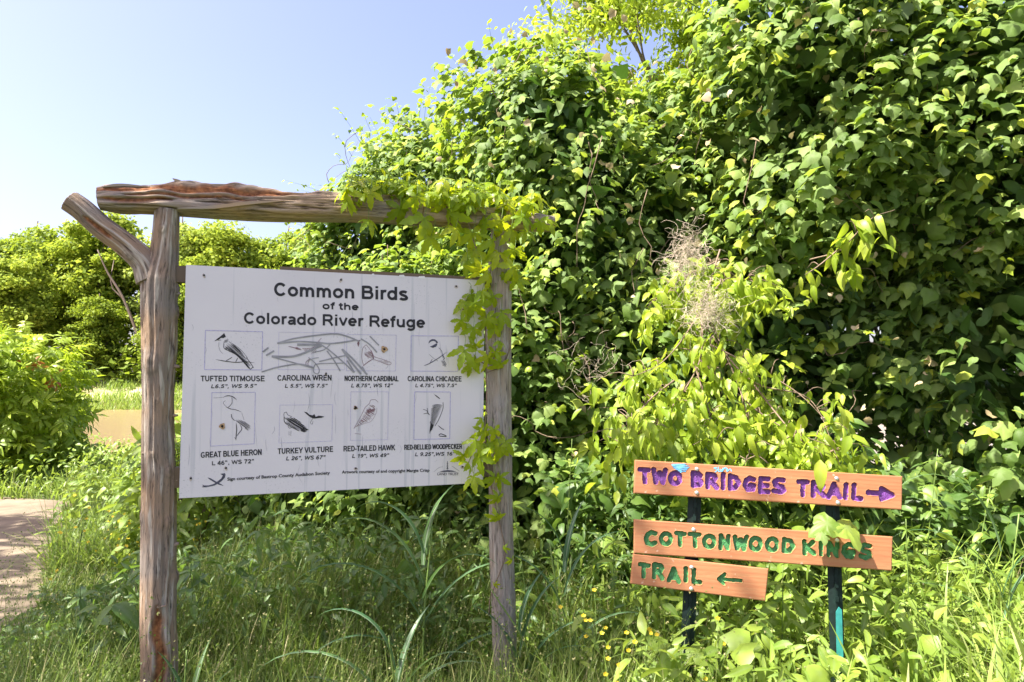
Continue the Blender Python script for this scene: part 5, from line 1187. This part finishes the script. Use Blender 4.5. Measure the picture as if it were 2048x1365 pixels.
cane('slender grass clump beside the foot of the left post', 378, 2.55, .62,
     [(1.2, .25, .35, .08, .5), (.2, .2, .36, .15, .8), (-.3, .1, .45, .3, 1.3), (PI, .3, .3, .1, .7)], 4, .014)
cane('grass clump at the lower left of the trail sign with pale blades', 1130, 3.1, .9,
     [(.2, .6, .45, .25, 1.4), (PI-.2, .5, .5, .3, 1.5), (.9, .7, .35, .15, .8), (.0, .3, .5, .45, 1.5), (PI, .75, .35, .2, 1.2)], 5, .012)
cane('tall grass clump at the right edge of the view arching over the dark hollow', 2010, 3.1, 1.05,
     [(PI+.1, .8, .75, .15, 2.3), (PI-.2, .6, .6, .3, 1.8), (.1, .5, .5, .3, 1.4), (PI-.4, .4, .5, .4, 1.6), (-.5, .6, .4, .2, 1.2)], 6, .008)
cane('bright grass clump below the sign between posts, blade tips bent over', 690, 2.35, .5,
     [(PI, .35, .35, .1, 2.4), (.2, .35, .32, .1, 2.2), (.1, .1, .4, .2, 1.2), (PI-.5, .2, .35, .2, 1.2)], 7, .014)

# ------------------------------------------------------------------ leafy weeds
def weed(label, px, Y_, hgt, npair, size, seed, meshes, cat='weed', group=None, lean=0., name='leafy_weed', flowers=0):
    r = np.random.default_rng(seed); b = at(px, 1300, Y_); b[2] = float(ground_z(b[0], b[1])); root = empty(name, b, label, cat, group)
    st = spline([(0, 0, 0), (lean*.3*hgt, r.normal()*.02, hgt*.5), (lean*hgt, r.normal()*.04, hgt)], 20); g = Geo(); g.tube(st, np.linspace(.004, .0018, 20), 5); g.obj('stem', M['green_stem'], root)
    for k_ in range(npair):
        t = .15+.85*(k_+.5)/npair; c = st[int(t*19)]; a0 = r.random()*6.28
        for s_ in range(2 if k_ < npair-1 else 4):
            a = a0+s_*PI+(s_ > 1)*PI/2+r.normal()*.3; out_ = np.array([math.cos(a), math.sin(a), 0]); tp = norm(out_+np.array([0, 0, r.uniform(-.5, .5)])); nn = norm(np.array([0, 0, 1])+out_*.4*r.normal()+np.array([0, -.35, 0]))
            place_leaf(meshes[int(r.integers(len(meshes)))], root, c, frames(nn[None], tp[None])[0], size*r.uniform(.7, 1.2)*(1.1-.45*t), np.zeros(3))
    if flowers:
        for k_ in range(flowers):
            c = st[-1]+r.normal(size=3)*np.array([.06, .06, .07])+np.array([0, 0, .03]); V = []; Fa = []; pg = Geo(); pg.tube(spline([st[-2-k_ % 4], (st[-1]+c)/2+[0, 0, -.008], c], 6), .0009, 4); pg.obj('pedicel', M['green_stem'], root)
            for q in range(5):
                a = q*2*PI/5+r.random()*.3; d = np.array([math.cos(a), math.sin(a)*.5-.3, .35+.6*math.sin(a)]); s2 = np.array([-math.sin(a), math.cos(a)*.5, math.cos(a)*.6]); n0 = len(V)
                V += [(0, 0, 0), tuple(d*.006+s2*.0045), tuple(d*.010), tuple(d*.006-s2*.0045)]; Fa.append((n0, n0+1, n0+2, n0+3))
            me = mesh_new('flower', np.array(V), Fa, M['petal'], {'rnd': np.full(len(V), r.random())}); o = link('flower', me, root, c)
    return root
W = MESH['weedlance']; WD = MESH['darkovate']
specs = [('narrow leaved weed standing just right of the right post', 1065, 3.3, 1.0, 11, .11, W), ('leafy weed rising at the lower left corner of the trail sign', 1235, 3.2, .85, 9, .13, W),
         ('broad leaved weed under the short bottom plank', 1440, 2.9, .55, 7, .11, W), ('leafy weed beneath the middle of the middle plank', 1560, 3.05, .75, 8, .14, W),
         ('bright weed right of the right steel post', 1770, 2.9, .72, 9, .14, W), ('large pale leaved weed at the lower right beyond the plank ends', 1880, 2.8, .6, 6, .19, W),
         ('tall weed against the dark hollow past the plank ends', 1850, 3.5, 1.2, 12, .11, W), ('leafy weed at the bottom right corner of the view', 1975, 2.5, .55, 9, .10, W),
         ('low bright weed at the bottom below the right steel post', 1690, 2.6, .42, 8, .06, W), ('low leafy weed at the bottom below the left steel post', 1370, 2.5, .42, 8, .065, W),
         ('sprawling weed at the bottom just right of the right post', 1120, 2.5, .48, 7, .12, W), ('weed between the right post and the trail sign, half height', 1170, 3.0, .62, 8, .12, W),
         ('tall thin weed close to the left end of the upper plank', 1215, 3.6, 1.15, 13, .085, W), ('tall narrow leaved weed halfway between right post and planks', 1130, 3.7, 1.2, 14, .08, W),
         ('tall weed at the right edge in front of the dark vine wall', 1945, 3.3, 1.05, 12, .09, W), ('weed just right of the ends of the upper two planks', 1825, 3.1, .95, 11, .09, W)]
for i, (lab, px, Y_, h, npr, s_, ms) in enumerate(specs): weed(lab, px, Y_, h, npr, s_, 200+i, ms, lean=rng.normal()*.08)
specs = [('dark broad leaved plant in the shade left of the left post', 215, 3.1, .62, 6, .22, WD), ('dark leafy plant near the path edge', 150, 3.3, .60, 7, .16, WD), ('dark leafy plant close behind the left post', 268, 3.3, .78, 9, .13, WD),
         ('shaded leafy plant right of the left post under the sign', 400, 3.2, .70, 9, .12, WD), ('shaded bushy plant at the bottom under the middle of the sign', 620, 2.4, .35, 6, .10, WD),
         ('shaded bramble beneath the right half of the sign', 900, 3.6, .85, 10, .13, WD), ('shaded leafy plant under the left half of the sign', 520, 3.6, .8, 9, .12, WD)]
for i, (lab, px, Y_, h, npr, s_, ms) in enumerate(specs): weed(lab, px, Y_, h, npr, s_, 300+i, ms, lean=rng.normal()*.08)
for i, (px, Y_, h, lab) in enumerate([(1392, 2.5, .40, 'yellow flowered stalk in front of the left steel post'), (1260, 2.5, .62, 'yellow flowered stalk below the lower left corner of the bottom plank'), (1160, 2.7, .62, 'yellow flowered stalk midway between right post and bottom plank'),
                                      (1215, 2.35, .42, 'short yellow flowered stalk near the bottom edge right of the right post'), (130, 3.6, .82, 'yellow flowered stalk at the path edge on the left'), (1460, 2.45, .42, 'yellow flowered stalk under the arrow of the bottom plank')]):
    weed(lab, px, Y_, h, 5, .06, 400+i, W, 'wildflower', 'yellow wildflowers', .1, 'yellow_wildflower', 9)

# thick carpet of small mixed leaves (clover, herbs, brambles)
def carpet(name, label, P, h, size, mat, temps):
    n = len(P); Q = P+np.stack([rng.normal(size=n)*.03, rng.normal(size=n)*.03, h*rng.random(n)**.8*(1+.5*noise(P, 1.7, 95, 2))*np.where(P[:, 1] < 5.4, np.clip(1-(-1.75-P[:, 0])*.75, .25, 1), 1)], -1)
    R = frames(norm(rng.normal(size=(n, 3))*.5+[-.15, -.25, .8]), norm(rng.normal(size=(n, 3))+[0, -.2, -.3]))
    V, Fa, A = scatter(temps, R, size*rng.uniform(.5, 1.3, n), Q, rng.random(n)); o = link(name, mesh_new(name, V, Fa, mat, A)); tag(o, label, 'ground cover', None, 'stuff')
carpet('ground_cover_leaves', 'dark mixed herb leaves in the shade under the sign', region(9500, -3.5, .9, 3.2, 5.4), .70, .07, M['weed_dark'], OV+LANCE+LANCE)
carpet('ground_cover_leaves', 'sunlit mixed herb leaves below the trail sign', region(13000, .4, 4.6, 2.3, 4.8), .60, .085, M['weed'], OV+LANCE+LANCE+GR_LO[:1])
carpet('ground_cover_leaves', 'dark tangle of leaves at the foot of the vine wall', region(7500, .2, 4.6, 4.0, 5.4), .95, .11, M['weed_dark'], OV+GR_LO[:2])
P = region(1, 0, 1, 5, 6)[:0]; nn_ = 14000; P = np.stack([rng.uniform(-82, 20, nn_), rng.uniform(89, 100, nn_), np.zeros(nn_)], -1); P[:, 2] = ground_z(P[:, 0], P[:, 1])
carpet('ground_cover_leaves', 'shaded undergrowth below the trees on the far bank', P, 4.5, .7, M['tree_leaf_dark'], [QUAD, TRI])
carpet('ground_cover_leaves', 'sunny herbs between the path and the river', region(24000, -11, -.8, 5.6, 17), .55, .10, M['weed'], OV+LANCE)
# yellow bloom haze left of the left post
P = region(2600, -4.6, -1.2, 3.0, 9.5, lambda P: (noise(P, 1.0, 66, 2) > .0) & (P[:, 0] > np.where(P[:, 1] > 4.4, -2.6-(P[:, 1]-4.4)*.58, -2.5))); n = len(P); P = P+np.stack([0*P[:, 0], 0*P[:, 0], rng.uniform(.25, .62, n)], -1)
V, Fa, A = scatter([QUAD, TRI], frames(norm(rng.normal(size=(n, 3))+[0, -.3, .8]), rng.normal(size=(n, 3))), np.full(n, .017), P, rng.random(n))
tag(link('small_yellow_flowers', mesh_new('small_yellow_flowers', V, Fa, M['petal'], A)), 'scattered small yellow mustard flowers left of the left post', 'flowers', None, 'stuff')

# ------------------------------------------------------------------ bushes on the left
def bush(name, label, c, rad, n, size, mat, seed, temps, keep=0, meshes=None, cat='bush', tips=None):
    r = np.random.default_rng(seed); c = np.array(c, float); rad = np.array(rad, float); base = np.array([c[0], c[1], float(ground_z(c[0], c[1]))]); root = empty(name, base, label, cat)
    d = norm(r.normal(size=(n, 3))); lum = 1+.22*noise(d*2, 1.5, seed, 3); q = 1-r.exponential(.16, n); q = np.clip(q, .1, 1.05); P = c+d*rad*(lum*q)[:, None]; P = P[P[:, 2] > base[2]+.05]; n = len(P); d = norm(P-c)
    R = frames(norm(d*.4+r.normal(size=(n, 3))*.5+[0, -.1, .7]), norm(d+r.normal(size=(n, 3))*.6+[0, 0, -.4]))
    S = size*r.uniform(.6, 1.25, n); view = norm(EYE-P); sc_ = -(d*view).sum(-1)-np.linalg.norm((P-c)/rad, axis=1)*1.2+.3*r.random(n); order = np.argsort(sc_); k_ = order[:keep]
    for i in k_: place_leaf(meshes[int(r.integers(len(meshes)))], root, P[i], R[i], S[i], base)
    q = order[keep:]; V, Fa, A = scatter(temps, R[q], S[q], P[q], r.random(len(q))); o = link('foliage', mesh_new('foliage', V-base, Fa, mat, A), root); o['kind'] = 'stuff'
    g = Geo()
    for _ in range(16): dd = norm(r.normal(size=3)*[1, 1, .6]+[0, 0, .9]); g.tube(spline([base, base+(c+dd*rad*.5-base)*.7, c+dd*rad*.92], 10), np.linspace(.012, .003, 10), 5)
    g.obj('stem', M['stem'], root, base)['kind'] = 'stuff'
    if tips:
        for _ in range(tips):
            dd = norm(np.array([r.normal(), -abs(r.normal()), abs(r.normal())])); p = c+dd*rad*1.02+r.normal(size=(14, 3))*.07; R4 = frames(norm(r.normal(size=(14, 3))+[0, -.3, .5]), norm(r.normal(size=(14, 3))+[0, 0, .5]))
            V, Fa, A = scatter(OV[:2], R4, np.full(14, size*.26), p, r.random(14)); link('young_shoot', mesh_new('young_shoot', V-base, Fa, M['red_leaf'], A), root)
    return root
CP = [compound(s, 4, .16) for s in range(3)]; CPM = [tmesh('sumac_leaf', t, M['lime']) for t in CP]
bush('sumac_bush', 'bright yellow green sumac bush with reddish tips at the left edge', (-8.25, 10.8, .8), (1.4, 1.2, 1.5), 2300, .42, M['lime'], 81, CP, 130, CPM, tips=14)
bush('sumac_bush', 'second sumac bush cut by the left edge of the view', (-9.6, 11.2, 1.2), (1.5, 1.0, 1.5), 1600, .42, M['lime'], 82, CP, 60, CPM, tips=5)
bush('riverside_bush', 'low green bush right behind the left post near the river slope', (-2.9, 6.9, .45), (.9, .8, .85), 2600, .13, M['weed'], 83, OV, 60, MESH['weedlance'])
bush('riverside_bush', 'leafy bush in the gap between the left post and the sign', (-2.6, 5.6, .5), (.55, .5, .75), 1600, .12, M['weed'], 84, OV, 60, MESH['weedlance'])
bush('riverside_bush', 'bush leaning over the river bank left of the left post', (-5.6, 12.8, -.3), (1.5, 1.0, .9), 2600, .15, M['weed'], 85, OV, 0)
